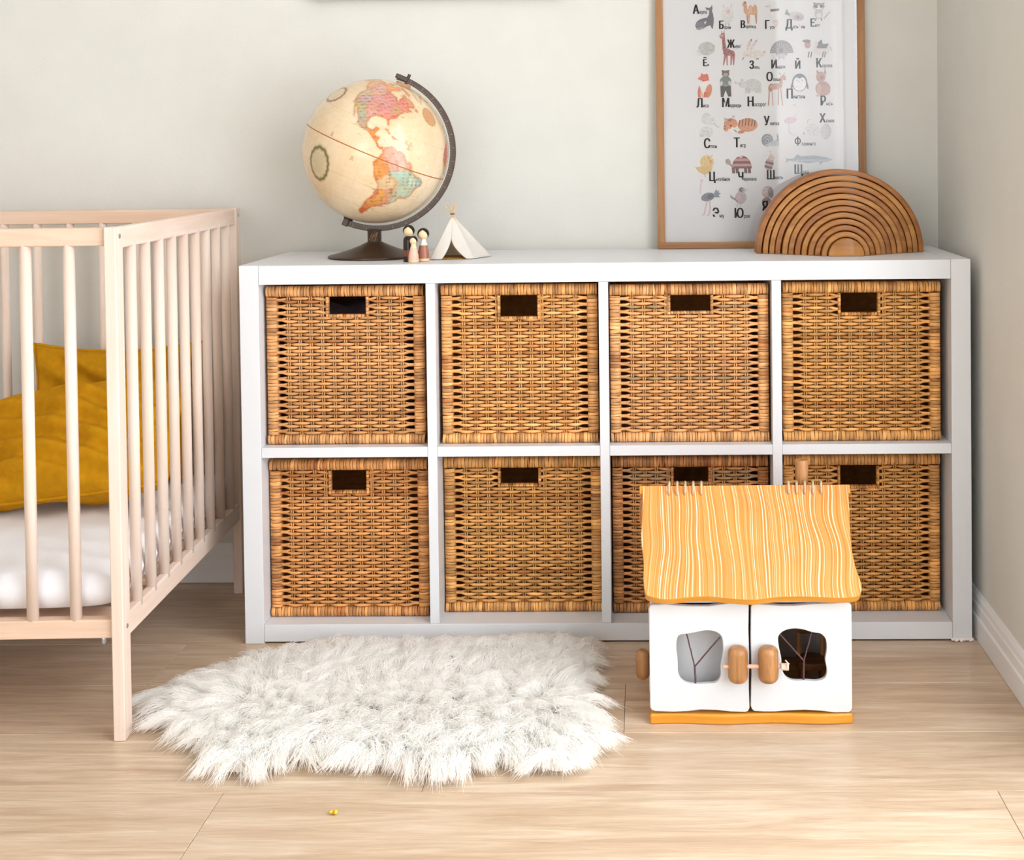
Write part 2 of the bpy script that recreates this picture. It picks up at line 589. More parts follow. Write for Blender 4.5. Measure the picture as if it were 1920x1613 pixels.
def rattan_basket(label, x0, x1, yf, zb, zt, hole, seed, base, stain_rows=()):
    """local: x 0..W, y 0 front (into +y), z 0..H; hole = (x0,x1,z0,z1) in world"""
    rng = random.Random(seed)
    W, H, D = x1 - x0, zt - zb, 0.30
    root = tag(empty('rattan_basket', (x0, yf, zb)), label, 'basket', 'rattan baskets in the cube shelf')
    bw = 0.0215                      # border width
    hx0, hx1, hz0, hz1 = hole[0] - x0, hole[1] - x0, hole[2] - zb, hole[3] - zb
    rim = 0.0062
    # -- wrapped borders: bands bent round a hidden bar
    def strip_bar(name, along, a0, a1, c0, c1, bulge, y_in=0.02, wid=0.0066):
        m = MB()
        a = a0
        while a < a1 - 0.001:
            w_ = min(wid * rng.uniform(0.72, 1.3), a1 - a)
            c = rcol(rng, base)
            e = 0.00035
            lean = rng.uniform(-0.0006, 0.0006)
            up = rng.uniform(0, 0.0007)
            prof = []
            for t in (0, 0.16, 0.5, 0.84, 1):
                cc = c0 + (c1 - c0) * t
                yy = 0.004 - (bulge + up) * (1 - abs(2 * t - 1) ** 3.0)
                prof.append((cc, yy, t))
            prof = [(c0, y_in, 0)] + prof + [(c1, y_in, 1)]
            rows = []
            for cc, yy, t in prof:
                r_ = []
                for q, dy in ((a + e, 0.0009), (a + w_ * 0.3, 0), (a + w_ * 0.7, 0), (a + w_ - e, 0.0009)):
                    aa = q + lean * (t - 0.5) * 2
                    p = (aa, yy + dy, cc) if along == 'x' else (cc, yy + dy, aa)
                    r_.append(p)
                rows.append(r_)
            m.grid(rows, c)
            a += w_
        o = m.build(name, M_rattan, root, smooth=True, recalc=False)
        return o
    strip_bar('top_border', 'x', 0.0, W, H - bw, H, 0.0075)
    strip_bar('bottom_border', 'x', 0.0, W, 0, bw * 0.93, 0.0075)
    strip_bar('side_border', 'z', bw * 0.93, H - bw, 0, bw, 0.0055, wid=0.0067)
    strip_bar('side_border', 'z', bw * 0.93, H - bw, W - bw, W, 0.0055, wid=0.0067)
    # rim of the hand hole
    def rim_bar(along, a0, a1, c0, c1):
        strip_bar('handle_rim', along, a0, a1, c0, c1, 0.0045, 0.012, 0.0068)
    rim_bar('z', hz0 - rim, H - bw, hx0 - rim, hx0)
    rim_bar('z', hz0 - rim, H - bw, hx1, hx1 + rim)
    rim_bar('x', hx0, hx1, hz0 - rim, hz0)
    # -- stakes (pairs of thin rods)
    ns = 11
    sx0, sx1 = bw + 0.0235, W - bw - 0.0235
    stk = [sx0 + (sx1 - sx0) * k / (ns - 1) + rng.uniform(-0.0008, 0.0008) for k in range(ns)]
    zlo, zhi = bw * 0.93, H - bw
    m = MB()
    for s in stk:
        top = zhi
        if hx0 - rim < s < hx1 + rim: top = hz0 - rim
        for dx in (-0.0021, 0.0021):
            m.tube([(s + dx, 0.0046, zlo - 0.002), (s + dx, 0.0046, top + 0.002)], 0.0016, 6, lin([min(255, v * 0.98) for v in base]))
    m.build('stakes', M_rattan, root, smooth=True, recalc=False)
    # -- weave
    nrow = 42
    dz = (zhi - zlo) / nrow
    m = MB()
    sp = (sx1 - sx0) / (ns - 1)
    for r_ in range(nrow):
        z = zlo + (r_ + 0.5) * dz
        pair_z = zlo + (r_ // 2 * 2 + 1) * dz + (0.13 * dz if r_ % 2 else -0.13 * dz)
        segs = [(bw - 0.003, W - bw + 0.003)]
        if z > hz0 - rim:
            segs = [(bw - 0.003, hx0 - rim * 0.5), (hx1 + rim * 0.5, W - bw + 0.003)]
        c = rcol(rng, base, 0.10)
        if r_ in stain_rows: c = lin((0xa0, 0x80, 0x5c))
        for (xa, xb) in segs:
            n = max(6, int((xb - xa) / (sp / 7)))
            pts, hh, dd = [], [], []
            for i in range(n + 1):
                x = xa + (xb - xa) * i / n
                ph = (x - sx0) / sp
                # over even stakes on even rows, under odd ones
                od = ((ph + r_) % 2.0) - 1.0           # distance to the stake it passes behind
                dip = math.exp(-(od / 0.40) ** 2)
                wv = 1 - 2 * dip
                de = min(x - bw, W - bw - x)
                k = max(0.0, min(1.0, (de - 0.007) / 0.017))
                k = k * k * (3 - 2 * k)
                if len(segs) == 2:
                    dh = min(abs(x - (hx0 - rim)), abs(x - (hx1 + rim)))
                    kh = max(0.0, min(1.0, dh / 0.016)); k = min(k, kh * kh * (3 - 2 * kh))
                zz = pair_z + (z - pair_z) * k + rng.uniform(-0.00022, 0.00022)
                yy = 0.0055 - 0.0042 * wv * k - 0.0006 * math.cos(PI * od) * k
                pts.append((x, yy, zz))
                hh.append(dz * (0.40 + (0.10 - 0.20 * dip) * k))
                dd.append(0.0013)
            rows = []
            for (px, py, pz), h_, d_ in zip(pts, hh, dd):
                rows.append([(px, py - d_, pz + 0.45 * h_), (px, py - d_ * 1.25, pz), (px, py - d_, pz - 0.45 * h_), (px, py, pz - h_),
                             (px, py + d_, pz), (px, py, pz + h_)])
            m.grid(rows, c, closed=True)
    o = m.build('woven_front', M_rattan, root, smooth=True, recalc=False)
    o['kind'] = 'stuff'
    # -- sides, back and bottom: coarse ribbed wicker sheets
    def sheet(name, fn, n):
        m = MB()
        rows = []
        for i in range(n + 1):
            rows.append([fn(i / n, j / 6, 0.0014 * math.sin(i * PI)) for j in range(7)])
        m.grid(rows)
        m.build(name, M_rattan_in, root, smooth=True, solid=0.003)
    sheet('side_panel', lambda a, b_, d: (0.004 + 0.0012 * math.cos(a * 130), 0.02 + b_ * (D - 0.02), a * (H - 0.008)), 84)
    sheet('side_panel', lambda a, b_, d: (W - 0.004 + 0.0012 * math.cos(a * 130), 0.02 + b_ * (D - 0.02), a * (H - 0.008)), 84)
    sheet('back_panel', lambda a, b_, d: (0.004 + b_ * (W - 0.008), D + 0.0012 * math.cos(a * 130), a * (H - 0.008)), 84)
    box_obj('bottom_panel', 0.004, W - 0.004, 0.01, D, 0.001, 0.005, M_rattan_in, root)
    return root


B0 = (0xd0, 0x96, 0x52)
rattan_basket('woven rattan basket in the upper tier beside the crib, dark cloth in its hand hole', .0450, .3672, .030, .4000, .7240, (.173, .2488, .666, .71), 1, (0xcc, 0x99, 0x60))
rattan_basket('woven rattan basket in the upper tier, second compartment from the crib', .4032, .7218, .030, .4000, .7238, (.5237, .5992, .6585, .71), 2, (0xd0, 0x9b, 0x5c))
rattan_basket('upper tier rattan basket with a low wide hand hole and a greyish strand', .7468, 1.0690, .030, .4000, .7210, (.8705, .9513, .6665, .71), 3, (0xd0, 0x9d, 0x64), (16, 38))
rattan_basket('upper tier rattan basket under the wooden rainbow, in the compartment by the corner', 1.0973, 1.4161, .030, .4000, .7228, (1.2158, 1.2898, .661, .71), 4, (0xcb, 0x98, 0x56))
rattan_basket('reddish rattan basket in the lower tier beside the crib', .0420, .3683, .045, .0395, .3640, (.1692, .2411, .300, .35), 5, (0xc8, 0x90, 0x54))
rattan_basket('rattan basket in the lower tier just behind the fur rug, second from the crib', .3985, .7240, .070, .0395, .3610, (.5158, .5938, .306, .35), 6, (0xcb, 0x98, 0x56))
rattan_basket('lower tier rattan basket hidden mostly behind the toy house, greyish upper strands', .7475, 1.0690, .060, .0395, .3625, (.8742, .9451, .3095, .35), 7, (0xb8, 0x84, 0x4e), (38, 39, 40))
rattan_basket('lower tier rattan basket in the compartment by the corner wall, behind the house chimney', 1.1002, 1.4208, .065, .0395, .3630, (1.2173, 1.2913, .2995, .345), 8, (0xc6, 0x92, 0x50))
# dark cloth visible in the first basket
b = MB()
P = []
for i in range(15):
    row_ = []
    for j in range(19):
        u, v = i / 14, j / 18
        x = .075 + .26 * v
        z = .412 + .265 * math.sin(min(1, u * 1.6) * PI / 2) + 0.006 * math.sin(v * 17 + u * 5)
        y = .075 + .14 * max(0, u - 0.35) + 0.010 * math.sin(v * 9 + 1.3) * math.cos(u * 6) + 0.02 * abs(v - 0.5)
        row_.append((x, y, z))
    P.append(row_)
b.grid(P)
tag(b.build('folded_cloth', simple('plum_black_cloth', '#3a2d33', 0.8, 0.2, 0.2, 40), smooth=True, solid=0.004),
    'dark plum cloth stuffed in the upper basket beside the crib', 'cloth')

# ------------------------------------------------------------------ crib
CR = tag(empty('crib', (-0.0692, -0.4567, 0), math.radians(2.2)), 'pale beech baby crib with round spindles and square posts', 'crib')
CL, CWD, CH = 1.26, 0.808, 0.874        # length (to -x), width (to +y), height
PX, PY = 0.0205, 0.036
for px in (0, -CL + PX):
    for py in (0, CWD - PY):
        box_obj('post', px - PX, px, py, py + PY, 0, CH, M_birch, CR, 0.0022)
RT, RH = 0.020, 0.0320
ry_f, ry_b = 0.008, CWD - 0.008 - RT
for ry in (ry_f, ry_b):
    box_obj('top_rail', -CL + PX, -PX, ry, ry + RT, CH - RH, CH - 0.001, M_birch_x, CR, 0.003)
    box_obj('bottom_rail', -CL + PX, -PX, ry, ry + RT + 0.006, 0.174, 0.206, M_birch_x, CR, 0.003)
ex = -0.0035
for e0 in (ex - RT + 0.003, -CL + 0.0035):
    box_obj('top_rail', e0, e0 + RT - 0.003, PY, CWD - PY, CH - RH - 0.006, CH - 0.001, M_birch_y, CR, 0.003)
    box_obj('bottom_rail', e0, e0 + RT - 0.003, PY, CWD - PY, 0.168, 0.208, M_birch_y, CR, 0.003)


def spindle_mesh(z0, z1):
    b = MB()
    b.tube([(0, 0, z0), (0, 0, z1)], 0.0098, 14)
    me = b.mesh('spindle')
    bm = bmesh.new(); bm.from_mesh(me); bmesh.ops.recalc_face_normals(bm, faces=bm.faces); bm.to_mesh(me); bm.free()
    me.materials.append(M_birch)
    me.polygons.foreach_set('use_smooth', [len(p.vertices) == 4 for p in me.polygons])
    return me


spm = spindle_mesh(0.200, CH - RH + 0.003)


def spindle(x, y):
    o = bpy.data.objects.new('spindle', spm); COL.objects.link(o); o.parent = CR; o.location = (x, y, 0)


k = 0
x = -0.0855
while x > -CL + 0.06:
    spindle(x, ry_f + RT / 2); spindle(x, ry_b + RT / 2)
    x -= 0.0733
for i in range(9):
    yy = 0.106 + 0.0772 * i
    spindle(ex - RT / 2 + 0.0015, yy); spindle(-CL + 0.0035 + RT / 2 - 0.0015, yy)
for i in range(8):
    yy = 0.05 + i * 0.1
    box_obj('base_slat', -CL + 0.03, -0.03, yy, yy + 0.05, 0.188, 0.199, M_birch_x, CR, 0.001)
for z in (0.858, 0.192):
    b = MB(); b.tube([(-0.003, 0.018, z), (0.0012, 0.018, z)], 0.0042, 12)
    b.build('screw', M_steel, CR)
    b = MB(); b.tube([(-0.003, CWD - 0.018, z), (0.0012, CWD - 0.018, z)], 0.0042, 12)
    b.build('screw', M_steel, CR)
b = MB(); b.lathe([(0.0015, -0.0), (0.005, 0.004), (0.005, 0.012), (0.003, 0.02)], 10, (-0.040, 0.022, 0.158))
b.build('bolt', M_steel, CR)

# mattress: soft slab with a rumpled sheet
def soft_slab(x0, x1, y0, y1, z0, z1, nx, ny):
    b = MB()
    rows_t, rows_b = [], []
    for i in range(nx + 1):
        rt, rb = [], []
        for j in range(ny + 1):
            u, v = 2 * i / nx - 1, 2 * j / ny - 1
            ed = (1 - abs(u) ** 14) * (1 - abs(v) ** 12)
            ed = max(0.0, ed) ** 0.22
            x = x0 + (x1 - x0) * (u + 1) / 2
            y = y0 + (y1 - y0) * (v + 1) / 2
            nz = noise.noise((x * 7, y * 7, 3)) * 0.008 + noise.noise((x * 18, y * 9, 1)) * 0.005
            mid = (z0 + z1) / 2
            rt.append((x, y, mid + ((z1 - mid) + nz) * ed))
            rb.append((x, y, mid - (mid - z0) * ed))
        rows_t.append(rt); rows_b.append(rb)
    b.grid(rows_t); b.grid([list(reversed(r_)) for r_ in rows_b])
    me = b.mesh('mattress')
    bm = bmesh.new(); bm.from_mesh(me)
    bmesh.ops.remove_doubles(bm, verts=bm.verts, dist=0.0002)
    bmesh.ops.recalc_face_normals(bm, faces=bm.faces)
    bm.to_mesh(me); bm.free()
    return me


mt = finish('mattress', soft_slab(-CL + 0.026, -0.0224, 0.0292, CWD - 0.034, 0.2085, 0.286, 110, 70), M_sheet, None, smooth=True)
mt.location = CR.location; mt.rotation_euler = CR.rotation_euler
tag(mt, 'white sheeted mattress lying inside the crib', 'mattress')


def cushion(label, center, xdir, updir, w, h, th, seed, wrinkle=1.0, ears=0.10):
    X = Vector(xdir).normalized(); U = Vector(updir).normalized(); Nn = X.cross(U).normalized()
    root = empty('throw_pillow', center)
    rest = 0.291 if center[1] < 0.1 else 0.293
    tag(root, label, 'pillow', None)
    n = 56
    b = MB()
    def pt(u, v, s):
        # pincushion outline
        pu = u * (1 - ears * (1 - v * v)); pv = v * (1 - ears * (1 - u * u))
        prof = max(0.0, (1 - u ** 4) * (1 - v ** 4)) ** 0.5
        d = th * prof
        p = X * (pu * w / 2) + U * (pv * h / 2) + Nn * (s * d)
        q = Vector((p.x * 6 + seed, p.z * 6, s * 2.0 + seed))
        wr = noise.noise(q) * 0.030 + noise.noise(q * 2.7) * 0.012
        cr = math.sin((pu * 1.0 + pv * 2.2 + 0.6 * noise.noise(q * 0.7)) * 7 + seed) * 0.008
        return p + Nn * ((wr + cr) * wrinkle * prof * s)
    for s in (1, -1):
        rows = [[pt(2 * i / n - 1, 2 * j / n - 1, s) for j in range(n + 1)] for i in range(n + 1)]
        b.grid(rows if s == 1 else [list(reversed(r_)) for r_ in rows])
    me = b.mesh('cover')
    bm = bmesh.new(); bm.from_mesh(me)
    bmesh.ops.remove_doubles(bm, verts=bm.verts, dist=0.0003)
    bmesh.ops.recalc_face_normals(bm, faces=bm.faces)
    bm.to_mesh(me); bm.free()
    root.location.z = rest - min(v.co.z for v in me.vertices)
    finish('cover', me, M_mustard, root, smooth=True)
    e = MB()
    loop = [pt(-1 + 2 * i / 40, -1, 1) for i in range(40)] + [pt(1, -1 + 2 * i / 40, 1) for i in range(40)] + \
           [pt(1 - 2 * i / 40, 1, 1) for i in range(40)] + [pt(-1, 1 - 2 * i / 40, 1) for i in range(41)]
    e.tube(loop, 0.0042, 6)
    e.build('piping', M_mustard, root, smooth=True)
    return root


cushion('mustard pillow lying in front of the other one on the crib mattress', (-0.345, -0.008, 0.390), (1, 0.0, 0.12), (-0.12, 0.74, 0.66), 0.42, 0.25, 0.070, 1.7, 1.25, -0.03)
cushion('mustard pillow propped up behind the other one, its corner sticking up', (-0.355, 0.225, 0.450), (1, 0.03, 0.0), (0, 0.30, 0.95), 0.37, 0.30, 0.052, 4.2, 1.2, 0.13)

# ------------------------------------------------------------------ framed alphabet poster
def gl():
    m, nt, b = new_mat('picture_glass')
    nt.nodes.remove(b)
    out = nt.nodes['Material Output']
    tr = N(nt, 'ShaderNodeBsdfTransparent'); g = N(nt, 'ShaderNodeBsdfGlossy')
    g.inputs['Roughness'].default_value = 0.03
    fr = N(nt, 'ShaderNodeFresnel'); fr.inputs['IOR'].default_value = 1.5
    mx = N(nt, 'ShaderNodeMixShader')
    L(nt, fr.outputs[0], mx.inputs[0]); L(nt, tr.outputs[0], mx.inputs[1]); L(nt, g.outputs[0], mx.inputs[2])
    L(nt, mx.outputs[0], out.inputs['Surface'])
    return m


M_glass = gl()
M_oak_z = wood('oak_frame_upright', '#8d6340', '#aa7d54', 'z', 0.45, 0.3, 1.0, 20, 0.1)
M_oak_x = wood('oak_frame_level', '#8d6340', '#aa7d54', 'x', 0.45, 0.3, 1.0, 20, 0.1)
M_paper = simple('poster_paper', '#dedbda', 0.8, 0.1)
M_print = attr_mat('printed_ink', 0.8, 0.1, 0.12, 220)
FW, FH = 0.4740, 0.72
pf = tag(empty('picture_frame', (0.849, 0.360, 0.7702)), 'oak framed animal alphabet poster leaning on the wall behind the wooden rainbow', 'picture')
pf.rotation_euler = (math.radians(-1.9), 0, 0)
fw = 0.0165
box_obj('frame_rail', 0, FW, 0, 0.02, 0, 0.0145, M_oak_x, pf, 0.001)
box_obj('frame_rail', 0, FW, 0, 0.02, FH - 0.0145, FH, M_oak_x, pf, 0.001)
box_obj('frame_stile', 0, fw, 0, 0.02, 0.0145, FH - 0.0145, M_oak_z, pf, 0.001)
box_obj('frame_stile', FW - fw, FW, 0, 0.02, 0.0145, FH - 0.0145, M_oak_z, pf, 0.001)
box_obj('glass_pane', fw, FW - fw, 0.005, 0.0062, 0.0145, FH - 0.0145, M_glass, pf)
pr = box_obj('print', fw - 0.002, FW - fw + 0.002, 0.010, 0.013, 0.0125, FH - 0.0125, M_paper, pf)
box_obj('backing_board', 0.004, FW - 0.004, 0.0135, 0.0175, 0.004, FH - 0.004, simple('backing_card', '#8a7358', 0.8, 0.1), pf)


def q(u, v):
    """picture measurements -> poster sheet (x,z)"""
    uu = 1248 - 6 * (455 - v) / 455
    return (0.0174 + (u - uu) * 0.0012014, 0.0143 + (455 - v) * 0.0012073)


def ink(c):
    a, p_ = lin(c), lin('#dedbda')
    return tuple(a[i] * 0.84 + p_[i] * 0.16 for i in range(3)) + (1.0,)


class Ink:
    def __init__(self):
        self.m = MB(); self.k = 0

    def _y(self):
        self.k += 1
        return 0.00992 - 0.00003 * self.k

    def poly(self, pts, c):
        y = self._y()
        vs = [(q(u, v)[0], y, q(u, v)[1]) for u, v in pts]
        self.m.add(vs, [tuple(range(len(vs)))], ink(c))

    def ell(self, cu, cv, ru, rv, c, rot=0.0, a0=0, a1=360, n=26):
        pts = []
        cr, sr = math.cos(math.radians(rot)), math.sin(math.radians(rot))
        full = (a1 - a0) >= 360
        for i in range(n if full else n + 1):
            a = math.radians(a0 + (a1 - a0) * i / n)
            x, y = ru * math.cos(a), -rv * math.sin(a)
            pts.append((cu + x * cr - y * sr, cv + x * sr + y * cr))
        self.poly(pts, c)

    def line(self, pts, w, c):
        y = self._y()
        for (u0, v0), (u1, v1) in zip(pts[:-1], pts[1:]):
            dx, dy = u1 - u0, v1 - v0
            l = math.hypot(dx, dy) or 1
            nx, ny = -dy / l * w / 2, dx / l * w / 2
            ps = [(u0 + nx, v0 + ny), (u1 + nx, v1 + ny), (u1 - nx, v1 - ny), (u0 - nx, v0 - ny)]
            self.m.add([(q(u, v)[0], y, q(u, v)[1]) for u, v in ps], [(0, 1, 2, 3)], ink(c))

    def done(self, label):
        o = self.m.build('animal_print', M_print, pr, recalc=False)
        o['label'] = label


# -- animals of the poster, each printed flat
I = Ink()   # whale
I.poly([(1303, 46), (1306, 39), (1312, 34.5), (1319, 32.5), (1326, 31), (1329, 26), (1330, 18), (1325, 17), (1322, 12), (1330, 13), (1333, 11), (1335, 7), (1336, 14), (1335, 19), (1337, 25), (1338.5, 33), (1338, 43), (1336.5, 53), (1334, 51), (1332, 46), (1325, 48), (1319, 52), (1312, 54.6), (1306, 53.5)], '#56565e')
I.ell(1314, 44, 9, 6, '#6c6b75', -15); I.ell(1323, 41, 2.4, 2.6, '#f0eeee'); I.ell(1324, 41.5, 1.3, 1.6, '#222226')
I.poly([(1304, 51), (1315, 50), (1322, 50), (1313, 54)], '#9a98a2')
I.done('grey whale')
I = Ink()   # sheep
I.ell(1364, 28, 12, 16, '#d6d1cd'); I.ell(1364, 20, 8, 8, '#d9cfcb'); I.ell(1366, 20, 3.5, 4, '#d3b5ae')
for a in (-6, 6): I.line([(1364 + a, 13), (1364 + a * 1.4, 7)], 1.4, '#b9b2ad'); I.line([(1364 + a * .5, 43), (1364 + a * .5, 47)], 1.2, '#6c6662')
I.done('pale sheep')
I = Ink()   # camel
I.poly([(1391, 8), (1396, 3), (1401, 6), (1402, 18), (1405, 11), (1408, 8), (1411, 12), (1413, 12), (1416, 7), (1420, 11), (1421, 24), (1420, 44), (1418, 44), (1416, 28), (1407, 27), (1406, 44), (1403, 44), (1401, 28), (1395, 22), (1395, 12)], '#cd9a78')
I.poly([(1402, 24), (1405, 11), (1410, 12), (1411, 24)], '#d7a986'); I.ell(1397, 4, 3, 2.2, '#9b6a4d'); I.line([(1401, 28), (1403, 44)], 1.6, '#a0694b'); I.line([(1418, 26), (1419, 44)], 1.6, '#a0694b')
I.done('brown camel')
I = Ink()   # goose
I.ell(1446, 26, 4, 14, '#dcd9d5', -8); I.ell(1442, 11, 4, 3, '#cfcbc6'); I.line([(1436, 12), (1440, 11)], 1.6, '#a9988a')
I.poly([(1445, 17), (1462, 16), (1462, 20), (1446, 22)], '#7c5a5a'); I.line([(1452, 42), (1456, 50), (1460, 42)], 1.5, '#d3aaa0'); I.ell(1455, 40, 5, 3, '#d6bab0')
I.done('goose in a scarf')
I = Ink()   # dolphin
I.ell(1495, 31, 15, 9, '#c9bfbd', 8); I.ell(1499, 33, 9, 6, '#b3a3a2', 8); I.poly([(1483, 26), (1474, 21), (1477, 17), (1472, 27), (1482, 30)], '#8f8c90'); I.ell(1498, 33, 1.8, 2, '#4a4548')
I.done('pale round dolphin')
I = Ink()   # raccoon
I.ell(1537, 26, 8, 11, '#b9b4b1'); I.ell(1537, 13, 11, 7, '#8d898a'); I.ell(1537, 15, 8, 4, '#e2dfdc'); I.ell(1532, 13, 3.5, 2.8, '#3e3b3d', 15); I.ell(1542, 13, 3.5, 2.8, '#3e3b3d', -15)
I.poly([(1527, 9), (1527, 5), (1532, 7)], '#555254'); I.poly([(1547, 9), (1548, 5), (1543, 7)], '#555254')
for i in range(5): I.line([(1546 + i * 2.4, 34 - i * 2.6), (1549 + i * 2.4, 36 - i * 2.9)], 1.5, '#4a4749')
I.ell(1537, 30, 4.5, 5, '#d8d4d1'); I.line([(1532, 35), (1530, 40)], 2.2, '#444143'); I.line([(1541, 35), (1543, 40)], 2.2, '#444143')
I.done('striped tail raccoon')
I = Ink()   # hedgehog
I.ell(1325, 90, 16, 13, '#c5c2bd'); I.poly([(1310, 96), (1302, 94), (1308, 103), (1316, 103)], '#d5d1cc')
hr = random.Random(2)
for i in range(70):
    a, rr_ = hr.uniform(0, 2 * PI), math.sqrt(hr.random())
    u, v = 1325 + 15 * rr_ * math.cos(a), 90 + 12 * rr_ * math.sin(a)
    I.line([(u, v), (u + 1.6, v - 1.2)], 0.7, hr.choice(['#8f8c88', '#a8a5a0', '#b5b2ad']))
I.ell(1308, 95, .9, .9, '#444'.replace('#444', '#444444')); I.done('pale grey hedgehog')
I = Ink()   # giraffe
I.poly([(1349, 67), (1353, 61), (1359, 60), (1360, 74), (1362, 88), (1370, 93), (1377, 95), (1379, 102), (1377, 122), (1375, 122), (1374, 106), (1372, 122), (1370, 122), (1370, 104), (1365, 104), (1365, 122), (1363, 122), (1362, 106), (1358, 122), (1356, 122), (1358, 102), (1355, 92), (1354, 72), (1350, 70)], '#a8615c')
hr = random.Random(4)
for (u, v) in [(1357, 75), (1358, 82), (1357, 89), (1360, 94), (1366, 97), (1372, 99), (1362, 101), (1375, 103), (1358, 99), (1369, 95), (1356, 79), (1359, 87)]:
    I.ell(u, v, 1.7, 1.9, '#6f2f30')
I.ell(1353, 66, 4, 2.8, '#c08a84'); I.line([(1354, 61), (1353, 57)], 1, '#7a4644'); I.line([(1358, 60), (1358.5, 56)], 1, '#7a4644')
I.done('reddish giraffe')
I = Ink()   # hare
I.ell(1418, 102, 16, 8, '#d9cfc9', 4); I.ell(1401, 101, 7, 6, '#dccfc8'); I.ell(1405, 84, 3.2, 11, '#d5c4bc', 18); I.ell(1413, 85, 3.0, 11, '#d8cac3', 30); I.poly([(1408, 74), (1411, 72), (1410, 79)], '#6d5f5a'); I.poly([(1418, 76), (1421, 74), (1418, 81)], '#6d5f5a')
I.ell(1434, 98, 3, 3, '#cdb9b2'); I.line([(1396, 107), (1392, 112)], 2, '#8f807a'); I.line([(1418, 111), (1424, 110)], 2.4, '#8f807a'); I.ell(1402, 103, 2, 1.6, '#d9a9a0')
I.done('leaping hare')
I = Ink()   # turkey
I.ell(1467, 100, 22, 24, '#8d8a8c', 0, 0, 180)
for i in range(11):
    a = math.radians(8 + 16.4 * i)
    I.line([(1467 + 8 * math.cos(a), 100 - 9 * math.sin(a)), (1467 + 20 * math.cos(a), 100 - 22 * math.sin(a))], 1.0, '#c2bfc0')
I.ell(1467, 100, 11, 10, '#a5a2a4'); I.ell(1467, 105, 9, 4, '#c6c3c2'); I.ell(1466, 95, 4, 5, '#7f7c80'); I.line([(1463, 109), (1461, 114)], 1, '#8a8784'); I.line([(1470, 109), (1472, 114)], 1, '#8a8784')
I.done('grey turkey with fanned tail')
I = Ink()   # cow
I.ell(1541, 96, 16, 10, '#d6cdc9', 8); I.poly([(1530, 86), (1542, 75), (1545, 84), (1556, 83), (1552, 92), (1535, 92)], '#545557'); I.ell(1516, 85, 6, 7, '#b78e88'); I.ell(1514, 78, 8, 3, '#6d6766'); I.ell(1532, 84, 4, 5, '#d9c6c0')
for u in (1519, 1524, 1546, 1550): I.line([(u, 98), (u - 2, 109)], 2.0, '#4d4c4c')
I.line([(1557, 88), (1562, 97)], 0.9, '#77716e')
I.done('spotted cow')
I = Ink()   # fox
I.poly([(1308, 147), (1314, 141), (1315, 136), (1320, 139), (1326, 137), (1328, 140), (1330, 150), (1325, 151), (1319, 152)], '#cf5a35')
I.ell(1320, 168, 10, 15, '#e3ddd8'); I.poly([(1311, 158), (1308, 172), (1309, 182), (1314, 183), (1314, 168)], '#c8653f'); I.ell(1329, 170, 6, 13, '#cf7a4c', 12); I.poly([(1320, 172), (1319, 182), (1325, 182), (1328, 172)], '#c8623c'); I.line([(1316, 170), (1317, 182)], 2, '#d98f66')
I.ell(1319, 151, 1.3, 1, '#3a2a26'); I.done('orange fox')
I = Ink()   # bear
I.ell(1361, 138, 7, 6.5, '#5b4a42'); I.ell(1355.5, 133, 2.3, 2.3, '#5b4a42'); I.ell(1366, 133, 2.3, 2.3, '#5b4a42'); I.ell(1361, 140, 4.5, 4, '#b79c88'); I.ell(1361, 139, 1.2, 1, '#201a18')
I.ell(1361, 153, 11, 11, '#6d7c75'); I.poly([(1351, 160), (1371, 160), (1372, 181), (1366, 181), (1361, 169), (1357, 182), (1352, 182)], '#2f2724'); I.ell(1353, 156, 3, 5, '#c9beb4', 10); I.ell(1369, 156, 3, 5, '#c9beb4', -10); I.ell(1361, 160, 5, 2, '#7f8d86')
I.done('standing bear in a green jumper')
I = Ink()   # rhinoceros
I.ell(1412, 160, 17, 12, '#c8c5c1'); I.ell(1393, 158, 9, 6.5, '#cdcac6', 12); I.poly([(1380, 158), (1377, 152), (1385, 155)], '#bdbab5'); I.ell(1392, 150, 3, 2.5, '#c2bfbb')
for u in (1401, 1405, 1420, 1426): I.poly([(u - 3, 166), (u + 3, 166), (u + 3, 175), (u - 3, 175)], '#c4c1bd')
I.ell(1388, 158, 1, 1, '#55524f'); I.done('pale rhinoceros')
I = Ink()   # deer
I.ell(1447, 165, 5, 8, '#ab6f5b', 15); I.ell(1455, 163, 10, 6, '#c29a88', -5); I.poly([(1461, 162), (1464, 145), (1470, 145), (1468, 165)], '#c09584'); I.ell(1470, 146, 5, 4.5, '#bf8f7d'); I.poly([(1473, 146), (1476, 151), (1470, 151)], '#b98674')
I.line([(1444, 168), (1443, 186), (1442, 199)], 2.4, '#b07866'); I.line([(1449, 172), (1450, 188), (1451, 199)], 1.4, '#b98e7e'); I.line([(1461, 166), (1461, 198)], 2, '#bb8f80'); I.line([(1465, 164), (1469, 199)], 2, '#bb8f80'); I.line([(1466, 142), (1462, 137)], 1, '#8b6455'); I.line([(1471, 142), (1472, 137)], 1, '#8b6455')
I.done('slender deer')
I = Ink()   # penguin
I.ell(1501, 156, 14.5, 17, '#5d6671'); I.ell(1501, 158, 12.2, 14, '#e6e4e3'); I.poly([(1491, 147), (1496, 140), (1506, 140), (1511, 147), (1506, 146), (1501, 149), (1496, 146)], '#5d6671'); I.ell(1486.5, 162, 2, 7, '#5d6671', 12); I.ell(1515.5, 162, 2, 7, '#5d6671', -12); I.ell(1496, 152, 1, 1, '#43494f'); I.ell(1506, 152, 1, 1, '#43494f'); I.ell(1501, 154, 1.6, 1, '#c9b39a')
I.done('round penguin')
I = Ink()   # lynx
